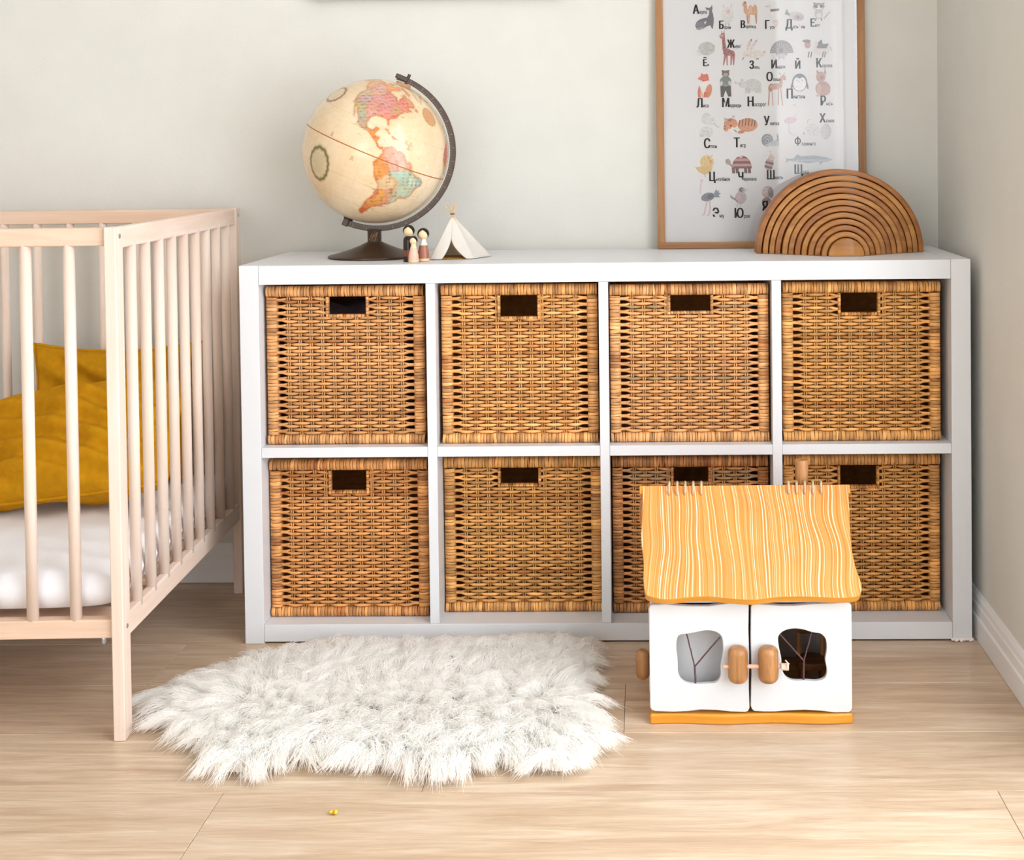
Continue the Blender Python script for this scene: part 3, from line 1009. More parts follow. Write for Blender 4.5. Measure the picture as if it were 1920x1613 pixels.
I.ell(1545, 168, 14, 14, '#b0837b', 20); I.ell(1541, 146, 9, 10, '#b78d84'); I.poly([(1547, 138), (1549, 128), (1552, 142)], '#a8766e'); I.poly([(1533, 140), (1533, 132), (1539, 138)], '#a8766e'); I.ell(1550, 171, 9, 10, '#b98c84'); I.ell(1538, 170, 5, 11, '#c39c93'); I.ell(1543, 147, 4, 4, '#a26f67'); I.ell(1536, 181, 4, 2, '#c9a59c')
I.done('reddish sitting lynx')
I = Ink()   # elephant
I.ell(1325, 248, 13, 11, '#d2cfcb'); I.ell(1325, 222, 10, 11, '#cecbc7'); I.ell(1333, 226, 9, 9, '#d5d2ce'); I.line([(1339, 231), (1346, 238), (1349, 239)], 2.4, '#bcb8b4'); I.line([(1318, 245), (1330, 246), (1331, 256)], 0.7, '#a9a5a1'); I.ell(1316, 254, 4, 3, '#c2bfbb'); I.ell(1336, 225, .9, .9, '#77736f')
I.done('pale sitting elephant')
I = Ink()   # tiger
I.ell(1403, 235, 19, 13, '#cf8a62'); I.ell(1371, 232, 13, 10, '#cd8458'); I.poly([(1368, 245), (1374, 238), (1384, 243), (1378, 251)], '#e8e0da'); I.ell(1362, 240, 5, 7, '#d08d62')
for u in (1388, 1394, 1400, 1406, 1412, 1417): I.line([(u, 222 + abs(u - 1402) * .25), (u - 1.5, 236 + abs(u - 1402) * .1)], 1.8, '#4a3a33')
for (a, b_) in [((1365, 224), (1369, 228)), ((1371, 222), (1371, 228)), ((1358, 236), (1362, 238)), ((1358, 241), (1362, 243)), ((1377, 244), (1382, 248))]: I.line([a, b_], 1.6, '#4a3a33')
I.ell(1371, 236, 2, 1.4, '#2a2220'); I.ell(1361, 224, 3, 3, '#b9a99d'); I.ell(1376, 219, 3, 3, '#c6b9ae'); I.ell(1391, 248, 7, 3, '#b97a55', -10)
I.done('curled up orange tiger')
I = Ink()   # snail
I.ell(1440, 264, 11, 12, '#83888f'); I.ell(1441, 264, 8.2, 9, '#a3a8ae'); I.ell(1440, 265, 6, 6.6, '#7d838a'); I.ell(1440.5, 265, 4, 4.4, '#a8adb3'); I.ell(1440, 265.5, 2, 2.2, '#6f757c'); I.poly([(1434, 274), (1462, 276), (1463, 272), (1457, 252), (1461, 252), (1459, 262)], '#b9c3c6')
I.done('grey snail')
I = Ink()   # flamingo
I.ell(1484, 227, 12, 6, '#d8bfc8', -8); I.line([(1489, 223), (1497, 213), (1496, 202), (1492, 199)], 1.6, '#dccad0'); I.line([(1481, 232), (1481, 250), (1492, 256)], 1, '#cdb0bb'); I.ell(1491, 198, 2.5, 2, '#d9c3ab')
I.done('pale pink flamingo')
I = Ink()   # hamster
I.ell(1551, 249, 10, 15, '#b9b7b9', 5); I.ell(1548, 250, 7, 12, '#c6c4c6', 5); I.ell(1526, 246, 14, 12, '#d6d4d4', 20); I.line([(1516, 232), (1517, 227), (1521, 226)], 1, '#9a9699'); I.line([(1508, 250), (1510, 254)], 1.4, '#5b575b'); I.ell(1517, 247, .9, .9, '#55515a')
I.done('pale grey hamster')
I = Ink()   # chick
I.ell(1326, 304, 13, 13, '#d8b878'); I.poly([(1318, 312), (1304, 314), (1302, 312), (1310, 322), (1320, 328), (1333, 325), (1337, 312)], '#d3b070'); I.ell(1333, 303, 3.2, 3.2, '#d58f68'); I.ell(1329, 297, .9, 1.2, '#4a3d2c'); I.line([(1334, 293), (1337, 291)], 1, '#7b6440'); I.line([(1322, 327), (1323, 332)], 1, '#9b8254')
I.done('yellow chick')
I = Ink()   # tortoise
I.ell(1392, 317, 19, 24, '#6f3f42', 0, 0, 180); I.poly([(1375, 308), (1409, 308), (1411, 313), (1373, 313)], '#c08a86'); I.poly([(1380, 298), (1404, 298), (1407, 303), (1377, 303)], '#c08a86'); I.ell(1390, 295, 4, 2, '#d6b0aa')
I.ell(1366, 304, 5, 6, '#a39684', -30); I.line([(1369, 308), (1376, 315)], 3, '#8d8070')
for u in (1376, 1383, 1399, 1406): I.poly([(u - 3, 316), (u + 3, 316), (u + 3.5, 326), (u - 2, 326)], '#5f3c3e')
I.ell(1364, 303, .9, .9, '#3a332c'); I.done('tortoise with striped maroon shell')
I = Ink()   # bumblebee
I.ell(1444, 309, 8, 12, '#b79a9a', 12); I.poly([(1437, 303), (1452, 307), (1452, 311), (1437, 307)], '#6d4b50'); I.poly([(1435, 311), (1450, 315), (1449, 319), (1435, 315)], '#6d4b50'); I.ell(1448, 297, 6, 5, '#d6bdb4'); I.line([(1446, 293), (1447, 286), (1444, 284)], 0.8, '#8a8080'); I.ell(1436, 296, 5, 3, '#d9d6d6', -40)
I.done('striped bumblebee')
I = Ink()   # pike
I.poly([(1475, 297), (1480, 300), (1490, 299), (1497, 291), (1503, 295), (1530, 294), (1550, 297), (1564, 302), (1552, 306), (1535, 306), (1520, 308), (1500, 306), (1480, 303), (1475, 309), (1477, 302)], '#9aa3ab')
I.poly([(1480, 302), (1520, 301), (1560, 302), (1545, 306), (1500, 305)], '#b6bdc2'); I.poly([(1540, 306), (1546, 306), (1538, 312)], '#8d959c'); I.ell(1551, 300, .9, .9, '#4a4f55')
I.done('long grey pike')
I = Ink()   # emu
I.ell(1328, 370, 13, 8, '#737682', -14); I.ell(1333, 369, 7, 5, '#565865', -18); I.poly([(1338, 366), (1344, 354), (1345, 360), (1350, 357), (1348, 362), (1353, 363), (1348, 367), (1352, 371), (1341, 371)], '#7f828e')
I.line([(1314, 364), (1314, 350), (1316, 340)], 2.6, '#d5b9b9'); I.ell(1316, 339, 3, 2.6, '#d9bfbd'); I.line([(1327, 377), (1323, 392), (1321, 403), (1317, 404)], 2.6, '#d3b3b5'); I.line([(1332, 376), (1332, 394), (1330, 404), (1326, 405)], 2.6, '#d3b3b5')
I.done('blue grey emu with pink legs')
I = Ink()   # finch
I.ell(1390, 372, 11, 12, '#b7aaa9', 15); I.poly([(1384, 380), (1371, 372), (1370, 366), (1377, 372), (1386, 372)], '#8f8585'); I.ell(1392, 358, 7, 6, '#b5aaa9'); I.ell(1391, 357, 3.4, 4, '#4d4748', 20); I.ell(1392, 357, 1, 1, '#e8e4e2'); I.poly([(1399, 357), (1406, 355), (1400, 362)], '#d8c3b4'); I.ell(1385, 372, 5, 5, '#c9a9a8'); I.line([(1384, 384), (1383, 389)], .9, '#8a807c'); I.line([(1390, 384), (1390, 389)], .9, '#8a807c')
I.done('small grey finch')
I = Ink()   # hawk-like bird by the last letter
I.ell(1441, 362, 11, 12, '#b9aaa8'); I.ell(1447, 363, 5, 10, '#8f8182', -10); I.ell(1439, 380, 9, 8, '#97817e'); I.ell(1436, 360, 5, 6, '#cfbdb8'); I.poly([(1432, 366), (1441, 362), (1435, 369)], '#c79a8c'); I.ell(1435, 359, .9, .9, '#3a3335'); I.ell(1440, 359, .9, .9, '#3a3335')
I.done('brownish round bird')

# -- letters with their small words
M_ink = simple('black_ink', '#26262a', 0.8, 0.1)
LET = [('А', 'кула', 1298, 24, 17), ('Б', 'аран', 1347, 53, 15), ('В', 'ерблюд', 1388, 52, 14), ('Г', 'усь', 1434, 54, 16), ('Д', 'ельфин', 1473, 54, 17), ('Е', 'нот', 1520, 51, 15),
       ('Ё', 'ж', 1317, 123, 13), ('Ж', 'ираф', 1363, 89, 15), ('З', 'аяц', 1405, 129, 15), ('И', 'ндюк', 1446, 129, 16), ('Й', '', 1491, 130, 15), ('К', 'орова', 1531, 128, 17),
       ('Л', 'иса', 1305, 201, 17), ('М', 'едведь', 1353, 201, 17), ('Н', 'осорог', 1401, 200, 18), ('О', 'лень', 1437, 153, 17), ('П', 'ингвин', 1475, 186, 18), ('Р', 'ысь', 1539, 200, 18),
       ('С', 'лон', 1319, 278, 18), ('Т', 'игр', 1376, 277, 18), ('У', 'литка', 1433, 236, 17), ('Ф', 'ламинго', 1491, 275, 17), ('Х', 'омяк', 1538, 232, 17),
       ('Ц', 'ыплёнок', 1329, 340, 17), ('Ч', 'ерепаха', 1384, 340, 16), ('Ш', 'мель', 1438, 338, 17), ('Щ', 'ука', 1490, 328, 17),
       ('Э', 'му', 1336, 409, 18), ('Ю', 'рок', 1377, 410, 18), ('Я', '', 1430, 397, 18)]
dg = None


def text_mesh(body, size):
    cu = bpy.data.curves.new('lettering', 'FONT')
    cu.body = body; cu.size = size; cu.resolution_u = 2
    o = bpy.data.objects.new('lettering', cu); COL.objects.link(o)
    bpy.context.view_layer.update()
    me = bpy.data.meshes.new_from_object(o.evaluated_get(bpy.context.evaluated_depsgraph_get()))
    bpy.data.objects.remove(o); bpy.data.curves.remove(cu)
    vs = [(v.co.x, v.co.y) for v in me.vertices]; fs = [tuple(p.vertices) for p in me.polygons]
    bpy.data.meshes.remove(me)
    return vs, fs


for ch, wd, u, v, hpx in LET:
    m = MB()
    x, z = q(u, v)
    cap = hpx * 0.0012073
    vs, fs = text_mesh('О' if ch == 'Ф' else ch, cap / 0.70)
    if ch == 'Ф':
        vs = [(p[0], p[1] * 0.68 + cap * 0.16) for p in vs]
        c_ = (min(p[0] for p in vs) + max(p[0] for p in vs)) / 2
        n_ = len(vs); w_ = cap * 0.07
        vs += [(c_ - w_, 0), (c_ + w_, 0), (c_ + w_, cap), (c_ - w_, cap)]; fs = fs + [(n_, n_ + 1, n_ + 2, n_ + 3)]
    mx = max(p[0] for p in vs)
    # handwritten look: narrow capitals with a little extra weight
    for off in ((0.0, 0.0008) if ch == 'Ф' else (0.0, 0.0010, 0.0020)):
        m.add([(x + p[0] * 0.70 + off, 0.0094 - off * 0.05, z + p[1]) for p in vs], fs)
    if wd:
        vs2, fs2 = text_mesh(wd, cap * 0.62)
        for off in (0.0, 0.0003):
            m.add([(x + mx * 0.70 + 0.002 + p[0] * 0.62 + off, 0.0093 - off * 0.05, z + p[1] * 0.92) for p in vs2], fs2)
    m.build('lettering', M_ink, pr, recalc=False)

# picture hanging high on the wall: only its lower edge is in view
wp = tag(empty('wall_picture', (0.065, BY, 1.3455)), 'white framed picture hung high above the globe, lower edge in view', 'picture')
box_obj('frame_rail', 0, 0.578, -0.034, -0.001, 0, 0.02, M_trim, wp, 0.001)
box_obj('frame_rail', 0, 0.578, -0.034, -0.001, 0.40, 0.42, M_trim, wp, 0.001)
box_obj('frame_stile', 0, 0.02, -0.034, -0.001, 0.02, 0.40, M_trim, wp, 0.001)
box_obj('frame_stile', 0.558, 0.578, -0.034, -0.001, 0.02, 0.40, M_trim, wp, 0.001)
box_obj('print', 0.02, 0.558, -0.014, -0.002, 0.02, 0.40, M_paper, wp)

# ------------------------------------------------------------------ wooden rainbow (nested arches)
M_rb = [wood('rainbow_wood_%d' % i, c1, c2, 'x', 0.4, 0.35, 1.3, 12, 0.06, c3=c3, coat=0.15) for i, (c1, c2, c3) in enumerate(
    [('#7f4a18', '#a86c2c', '#955a22'), ('#8a5520', '#b47a38', '#a0672b'), ('#945e26', '#ba8440', '#a87032')])]
NA = 12
R_OUT, R_IN, RX, RZ = 0.179, 0.0375, 1.2385, SH
DR = (R_OUT - R_IN) / (NA - 1)
ordn = ['outermost and largest', 'second', 'third', 'fourth', 'fifth', 'sixth', 'seventh', 'eighth', 'ninth', 'tenth', 'eleventh']
yoff = [0.0, 0.006, 0.011, 0.018, 0.030, 0.037, 0.045, 0.053, 0.066, 0.076, 0.087, 0.097]
dxs = [0, 0, .0004, -.0004, .0006, 0, 0, .0004, .0006, 0, 0, 0]
for i in range(NA):
    ro = R_OUT - DR * i - (0.0005 if i else 0)
    ri = ro - DR + 0.0020
    m = MB()
    n = 56
    yb0, yb1 = -yoff[i], 0.066
    rows = []
    bv = 0.0016
    if i < NA - 1:
        prof = [(ri, yb1), (ri, yb0 + bv), (ri + bv * .3, yb0 + bv * .3), (ri + bv, yb0), (ro - bv, yb0), (ro - bv * .3, yb0 + bv * .3), (ro, yb0 + bv), (ro, yb1)]
    else:
        prof = [(0.0, yb0), (ro - bv, yb0), (ro - bv * .3, yb0 + bv * .3), (ro, yb0 + bv), (ro, yb1), (0.0, yb1)]
    for k in range(n + 1):
        a = PI * k / n
        rows.append([(r_ * math.cos(a), y_, r_ * math.sin(a)) for r_, y_ in prof])
    m.grid(rows, closed=True)
    np_ = len(prof)
    m.f.append(tuple(range(np_))); m.f.append(tuple(n * np_ + kk for kk in reversed(range(np_))))
    if i < NA - 1:
        nm, lb = 'rainbow_arch', ordn[i] + (' arch of the nested wooden rainbow' if i == 0 else ' arch from the outside of the nested wooden rainbow')
    else:
        nm, lb = 'rainbow_core', 'solid half round core block of the nested wooden rainbow'
    o = m.build(nm, M_rb[(i * 2) % 3 if i else 0], None, smooth=True, auto=40)
    o.location = (RX + dxs[i], 0.20, RZ)
    tag(o, lb, 'toy', 'nested pieces of the wooden rainbow')

# ------------------------------------------------------------------ globe
M_bronze = simple('brown_enamel', '#3e2a1b', 0.35, 0.45, 0.06, 50, coat=0.1)
M_gold = simple('gold_print', '#b08a4e', 0.5, 0.4)
GC = Vector((0.242, 0.20, 0.9985))
GR = 0.1555
TILT = math.radians(23.3)
gb = tag(empty('globe', (0.236, 0.20, SH)), 'antique style tilted globe with brown meridian arm and flared base', 'globe')
loc = GC - Vector(gb.location)

POLY = {
 'na': [(-168,66),(-162,70),(-156,71),(-141,70),(-128,70),(-115,68),(-108,68),(-95,69),(-94,72),(-86,70),(-82,67),(-87,64),(-94,61),(-94,58),(-88,56.5),(-82,55),(-82,52.5),(-79,51.5),(-79,54.5),(-77,57),(-78,62),(-73,62),(-69,59),(-65,60),(-62,57),(-57,53),(-60,50),(-66,50),(-65,48),(-61,46),(-66,44),(-70,43.5),(-70,41.7),(-74,40.5),(-76,37),(-76,35),(-81,31.5),(-80,26.5),(-81,25.2),(-82.7,28),(-84,30),(-89,30),(-94,29.5),(-97,27.5),(-97.5,22),(-95,18.5),(-91,18.7),(-90,21),(-87,21.3),(-88,16),(-83.5,15),(-83.7,11),(-81,8.8),(-79,9.5),(-77.3,8.5),(-78,7.5),(-80,7.3),(-83,8.3),(-86,11),(-91.5,14),(-95,16),(-100,17),(-105.5,20),(-105.5,22.5),(-109,26),(-112.5,30),(-114.7,31.5),(-112,27.5),(-109.8,23),(-112,25),(-115,29),(-117,32.5),(-120.5,34.5),(-122.5,37.5),(-124.2,40.5),(-124,46),(-123,49),(-128,51.5),(-133,56),(-138,59.5),(-145,60.5),(-151,60),(-158,57),(-164,54.8),(-158,58.5),(-165,61),(-165,64.5),(-161,66)],
 'sa': [(-77.3,8.5),(-75,11),(-71.5,12.3),(-67,10.7),(-62,10.7),(-57,6),(-51.5,4.3),(-50,0),(-44,-2.5),(-38,-4),(-35,-6),(-35.2,-9),(-39,-13),(-39.5,-18.5),(-42,-23),(-48,-25.5),(-49,-29),(-53.5,-34),(-58,-34.5),(-57.5,-38),(-62,-39),(-65,-42.5),(-67,-46),(-66,-48),(-69,-51),(-68.5,-54.5),(-72,-54),(-75,-50),(-74.5,-45),(-73.5,-38),(-71.5,-32),(-70.3,-20),(-76,-14.5),(-80,-7),(-81.2,-4.5),(-80,-1),(-78.5,2),(-77.3,5)],
 'gl': [(-73,78),(-60,82),(-30,83.5),(-18,80),(-20,74),(-25,70),(-38,66),(-43,60),(-50,62),(-54,68),(-58,75),(-68,76)],
 'ba': [(-88,73),(-78,73),(-68,69),(-62,66),(-66,62),(-73,65),(-73,68),(-82,70)],
 'el': [(-90,81),(-75,83),(-62,82.5),(-76,79),(-80,76),(-92,77)],
 'vi': [(-117,73),(-105,73),(-101,69.5),(-115,69),(-118,71)],
 'cu': [(-84.5,22),(-80,23),(-74.5,20.2),(-77.5,19.9),(-80,21.7)],
 'hi': [(-74,19.8),(-68.5,18.6),(-71.5,17.8),(-74,18.4)],
 'nf': [(-59,48),(-56,51.5),(-53,47.5),(-56,46.8)],
 'an': [(-180,-90),(-180,-78),(-150,-77),(-120,-74),(-100,-72.5),(-75,-72),(-66,-66),(-58,-63.5),(-62,-70),(-60,-75),(-35,-78),(-10,-71),(30,-69),(70,-67),(110,-66),(150,-68.5),(170,-72),(180,-78),(180,-90)],
 'af': [(-17,15),(-16,22),(-10,29),(-6,35.5),(10,37),(11,33.5),(20,31),(33,31),(37,22),(43,12),(51,11.5),(48,5),(40,-3),(40,-15),(35,-20),(33,-27),(27,-34),(18,-34),(12,-17),(13,-8),(9,1),(9,4),(-8,4.5)],
 'eu': [(-9,37),(-9,43.5),(-1,44),(-4,48.5),(8,54),(10,57.5),(5,59),(8,63),(20,70),(40,67),(60,69),(75,72),(105,77),(140,72.5),(178,69),(178,64),(163,60),(162,56),(157,51.5),(155,58.5),(137,54),(141,48),(131,43),(128,38),(122,40),(121,31),(115,23),(107,20),(109,12),(104,10),(103,1.5),(99,9),(95,16),(90,22),(80,13),(77,8),(72,20),(66,25),(57,26),(52,24),(59,22),(45,13),(39,21),(34,28),(36,36),(27,37),(23,37),(14,45),(18,40),(12,44),(3,43),(0,38.5)],
 'au': [(114,-22),(122,-18),(130,-12),(136,-12),(140,-17),(142.5,-11),(146,-19),(153,-27),(150,-37),(140,-38),(131,-31.5),(116,-35)],
 'ng': [(131,-1),(141,-3),(150,-10),(143,-9),(137,-8)],
 'nz': [(173,-35),(178,-38),(175,-41.5),(170,-46),(167,-46),(172,-41)],
 'uk': [(-5,50),(1,52),(-2,58),(-6,56)],
 'jp': [(131,32),(140,36),(142,43),(139,38),(132,34.5)],
 'md': [(44,-25),(47,-25),(50,-15),(44,-18)],
 'ic': [(-24,65.5),(-14,66),(-14.5,64),(-22,64)],
}
SEED = [(-150,64,'#d9a06a'),(-130,62,'#dca878'),(-112,60,'#d6a9a0'),(-100,64,'#df9d62'),(-92,52,'#cf8f88'),(-108,54,'#d4a796'),(-72,52,'#d98a80'),(-66,55,'#cf9478'),(-120,44,'#c9b39a'),(-112,40,'#c3a9a6'),(-100,46,'#cf9a98'),
        (-100,38,'#d39a8c'),(-90,42,'#c98f90'),(-88,36,'#d7918a'),(-80,40,'#c79a78'),(-78,34,'#cf7f74'),(-98,31,'#cc9d92'),(-84,32,'#d08a78'),(-112,32,'#b9b089'),(-105,26,'#a9b09a'),(-100,22,'#b3ac98'),(-97,18,'#b0a584'),
        (-90,16,'#d68a4e'),(-85,13,'#d9934f'),(-80,9,'#cf6f4a'),(-74,5,'#dd9276'),(-66,7,'#d99a84'),(-60,4,'#cfa08a'),(-78,-1,'#d08a4a'),(-76,-10,'#d9924c'),(-65,-17,'#cdb08a'),(-55,-8,'#a9bfae'),(-45,-8,'#b5c6b0'),
        (-50,-18,'#b2bfa6'),(-40,-5,'#9fb9ae'),(-55,-22,'#b9b79a'),(-58,-23,'#c99a7a'),(-71,-30,'#d07a5c'),(-66,-33,'#d99a48'),(-62,-28,'#dca04e'),(-68,-42,'#d68a4a'),(-70,-50,'#cf6a3c'),(-56,-33,'#cf8f84'),(-52,-29,'#aebfa4'),
        (-40,72,'#ddd0ae'),(-70,68,'#d59a66'),(-80,78,'#d8b48a'),(-110,71,'#d79a64')]


def inside(lon, lat, poly):
    n = len(poly)
    c = np.zeros(lon.shape, bool)
    for i in range(n):
        x1_, y1_ = poly[i]; x2_, y2_ = poly[(i + 1) % n]
        if y1_ == y2_: continue
        cond = ((y1_ > lat) != (y2_ > lat)) & (lon < (x2_ - x1_) * (lat - y1_) / (y2_ - y1_) + x1_)
        c ^= cond
    return c


def edge_dist(lon, lat, poly):
    d = np.full(lon.shape, 1e9)
    k = np.cos(np.radians(lat))
    n = len(poly)
    for i in range(n):
        ax, ay = poly[i]; bx, by = poly[(i + 1) % n]
        dx, dy = (bx - ax), (by - ay)
        t = np.clip(((lon - ax) * dx * k * k + (lat - ay) * dy) / (dx * dx * k * k + dy * dy + 1e-9), 0, 1)
        d = np.minimum(d, np.hypot((lon - ax - t * dx) * k, lat - ay - t * dy))
    return d


def make_globe():
    nu, nv = 640, 320
    lon1 = np.linspace(-180, 180, nu, endpoint=False)
    lat1 = np.linspace(-90, 90, nv + 1)
    lon, lat = np.meshgrid(lon1, lat1)
    rng = np.random.default_rng(5)
    def fractal(lon, lat, s):
        a = np.radians(lon); b = np.radians(lat)
        x, y, z = np.cos(b) * np.cos(a), np.cos(b) * np.sin(a), np.sin(b)
        out = np.zeros(lon.shape)
        for o in range(5):
            f = s * 2 ** o
            d = rng.normal(size=(3, 3)); ph = rng.uniform(0, 6.28, 3)
            w_ = sum(np.sin(f * (x * d[k, 0] + y * d[k, 1] + z * d[k, 2]) + ph[k]) for k in range(3)) / 3
            out += w_ / 1.7 ** o
        return out
    jl = fractal(lon, lat, 16) * 0.9; jb = fractal(lon, lat, 16) * 0.7
    LO, LA = lon + jl, lat + jb
    def c3(h): return np.array(lin(h)[:3])
    col = np.empty(lon.shape + (3,)); col[:] = c3('#dcc4a2')
    pat = fractal(lon, lat, 3.0)
    col += (pat * 0.045)[..., None] * np.array([0.6, 1.0, 1.2])
    col *= (1 + fractal(lon, lat, 30) * 0.03)[..., None]
    land = np.zeros(lon.shape, bool); dist = np.full(lon.shape, 1e9)
    for p in POLY.values():
        land |= inside(LO, LA, p)
        dist = np.minimum(dist, edge_dist(LO, LA, p))
    best = np.full(lon.shape, 1e9); second = np.full(lon.shape, 1e9); lc = np.zeros(col.shape)
    seeds = list(SEED)
    pr_ = random.Random(9)
    for _ in range(70):
        seeds.append((pr_.uniform(-20, 179), pr_.uniform(-45, 75), pr_.choice(['#d9a06a', '#cf9a98', '#a9bfae', '#d6c08c', '#cf7f74', '#b9b089'])))
    for sx, sy, h in seeds:
        k = np.cos(np.radians(lat))
        d = np.hypot((LO + jl - sx) * k, LA + jb - sy)
        nb = d < best
        second = np.where(nb, best, np.minimum(second, d)); lc[nb] = c3(h); best = np.minimum(best, d)
    bd = second - best
    f = np.clip(1 - bd / 3.0, 0, 1)[..., None] * 0.35
    lc = lc * (1 - f) + c3('#c67a48') * f
    cream = c3('#dcc4a2')
    lc = lc ** 1.15 * 0.94 + cream * 0.06
    sp = fractal(lon, lat, 95)
    lc *= (1 - 0.55 * np.clip(sp - 0.15, 0, 1))[..., None]
    lc *= (1 + 0.10 * fractal(lon, lat, 25))[..., None]
    rim = np.clip(1 - dist / 2.6, 0, 1)[..., None]
    anim = (lat > -62)
    lcr = lc * (1 - 0.55 * rim) + c3('#bd6a30') * 0.55 * rim
    col = np.where((land & anim)[..., None], lcr, col)
    coast = (np.exp(-(dist / 1.1) ** 2) * (~land))[..., None]
    col = col * (1 - 0.22 * coast) + c3('#8a7a5c') * 0.22 * coast
    # small text-like specks in the sea near coasts
    tx = (np.clip(fractal(lon * 1.0, lat * 3.0, 34) - 0.65, 0, 1) * np.clip(1 - dist / 14, 0, 1) * (~land))[..., None]
    col = col * (1 - 0.5 * np.clip(tx * 2, 0, 1)) + c3('#7a6348') * 0.5 * np.clip(tx * 2, 0, 1)
    # parallels and meridians
    for k in (-66.5, -45, -23.5, 23.5, 45, 66.5):
        g = (np.exp(-((lat - k) / 0.45) ** 2) * 0.20)[..., None]; col = col * (1 - g) + c3('#9a8564') * g
    for k in range(-180, 180, 15):
        g = (np.exp(-(((lon - k + 180) % 360 - 180) * np.cos(np.radians(lat)) / 0.35) ** 2) * 0.10)[..., None]; col = col * (1 - g) + c3('#9a8564') * g
    # decorative cartouches
    for clon, clat, rx_, ry_, h, fill in ((-126, -23, 11.0, 14.0, '#5f5a28', '#cfbd98'), (-151, 33, 11.0, 9.0, '#7a4a34', '#d6c09a'), (-36, 48, 7, 8, '#a8823e', '#c98f62')):
        dx = (lon - clon) * np.cos(np.radians(clat)); dy = lat - clat
        an = np.arctan2(dy, dx)
        rr_ = np.hypot(dx / rx_, dy / ry_) + 0.025 * np.sin(an * 14)
        ins = (rr_ < 0.82)
        lines = ins & (np.abs(((dy + 90) % 1.7) - 0.85) < 0.33) & (np.abs(dx) < rx_ * 0.58) & (np.abs(dy) < ry_ * .62)
        col[ins] = c3(fill); col[lines] = c3(fill) * 0.72
        g = np.exp(-((rr_ - 0.92) / 0.12) ** 2)[..., None]
        col = col * (1 - g) + c3(h) * g
    # tiny ships
    for slon, slat in ((-97, -7.5), (-62, 19), (-58, 19), (-59, 15.5), (-120, 3)):
        dx = (lon - slon) * np.cos(np.radians(slat)); dy = lat - slat
        g = (((np.abs(dx) < 1.8) & (np.abs(dy + 1.2) < .6)) | ((np.abs(dx) < 1.0) & (np.abs(dy) < 1.6)))[..., None] * 0.4
        col = col * (1 - g) + c3('#7d6a4a') * g
    # globe frame: z north, lon 0 on +x
    a = np.radians(lon); b_ = np.radians(lat)
    P = np.stack([np.cos(b_) * np.cos(a), np.cos(b_) * np.sin(a), np.sin(b_)], -1) * GR
    verts = P.reshape(-1, 3)
    idx = np.arange(nu * (nv + 1)).reshape(nv + 1, nu)
    A = idx[:-1, :].ravel(); B_ = np.roll(idx, -1, 1)[:-1, :].ravel(); C_ = np.roll(idx, -1, 1)[1:, :].ravel(); D_ = idx[1:, :].ravel()
    faces = np.stack([A, B_, C_, D_], -1)
    me = bpy.data.meshes.new('sphere')
    me.vertices.add(len(verts)); me.vertices.foreach_set('co', verts.astype(np.float32).ravel())
    me.loops.add(faces.size); me.loops.foreach_set('vertex_index', faces.astype(np.int32).ravel())
    me.polygons.add(len(faces)); me.polygons.foreach_set('loop_start', (np.arange(len(faces)) * 4).astype(np.int32))
    me.update(calc_edges=True); me.validate()
    at = me.color_attributes.new('Col', 'FLOAT_COLOR', 'POINT')
    rgba = np.concatenate([np.clip(col, 0, 1).reshape(-1, 3), np.ones((len(verts), 1))], 1)
    at.data.foreach_set('color', rgba.astype(np.float32).ravel())
    return me


M_map = attr_mat('globe_map', 0.24, 0.4, 0.03, 90, coat=0.35)
sph = finish('sphere', make_globe(), M_map, gb, smooth=True)
LON0 = -92.5
# lon LON0 faces the viewer (-y); then lean the axis to +x
Rl = Matrix.Rotation(math.radians(-90 - LON0), 4, 'Z')
Rt = Matrix.Rotation(TILT, 4, 'Y')
Rp = Matrix.Rotation(math.radians(0.0), 4, 'X')
sph.matrix_local = Matrix.Translation(loc) @ Rp @ Rt @ Rl
b = MB()
b.grid([[(rr_ * math.cos(2 * PI * k / 120), rr_ * math.sin(2 * PI * k / 120), zz) for k in range(120)] for rr_, zz in ((GR + .0001, -.0011), (GR + .0006, -.0004), (GR + .0006, .0004), (GR + .0001, .0011))], closed=True)
b.build('equator_band', simple('equator_orange', '#a5652c', 0.5, 0.3), sph, smooth=True)


def gp(r_, ang, y=0.0):
    a = math.radians(ang)
    return (loc.x + r_ * math.cos(a), loc.y + y, loc.z + r_ * math.sin(a))


AI, AO, AT = 0.1605, 0.1725, 0.0045
rows = []
for k in range(91):
    an = 73.0 - (73.0 + 116.0) * k / 90
    rows.append([gp(AI, an, -AT), gp(AO - .001, an, -AT), gp(AO, an, -AT + .001), gp(AO, an, AT), gp(AI, an, AT)])
b = MB(); b.grid(rows, closed=True)
b.f.append((0, 1, 2, 3, 4)); b.f.append(tuple(90 * 5 + k for k in reversed(range(5))))
arm = b.build('meridian_arm', M_bronze, gb, smooth=True, auto=35)
b = MB()
for k in range(0, 181, 2):
    an = 62.0 - k
    ln = 0.0052 if k % 10 == 0 else 0.0030
    p0, p1 = gp(AI + 0.0008, an, -AT - .0002), gp(AI + 0.0008 + ln, an, -AT - .0002)
    t = Vector((-math.sin(math.radians(an)), 0, math.cos(math.radians(an)))) * 0.00028
    b.add([Vector(p0) - t, Vector(p1) - t, Vector(p1) + t, Vector(p0) + t], [(0, 1, 2, 3)])
    if k % 10 == 0:
        c = Vector(gp(AI + 0.0080, an, -AT - .0002))
        for s_ in (-1, 1):
            b.add([c + Vector((-.0006 + s_ * .0009, 0, -.001)), c + Vector((.0001 + s_ * .0009, 0, -.001)), c + Vector((.0003 + s_ * .0009, 0, .001)), c + Vector((-.0003 + s_ * .0009, 0, .001))], [(0, 1, 2, 3)])
b.build('degree_marks', M_gold, arm, recalc=False)
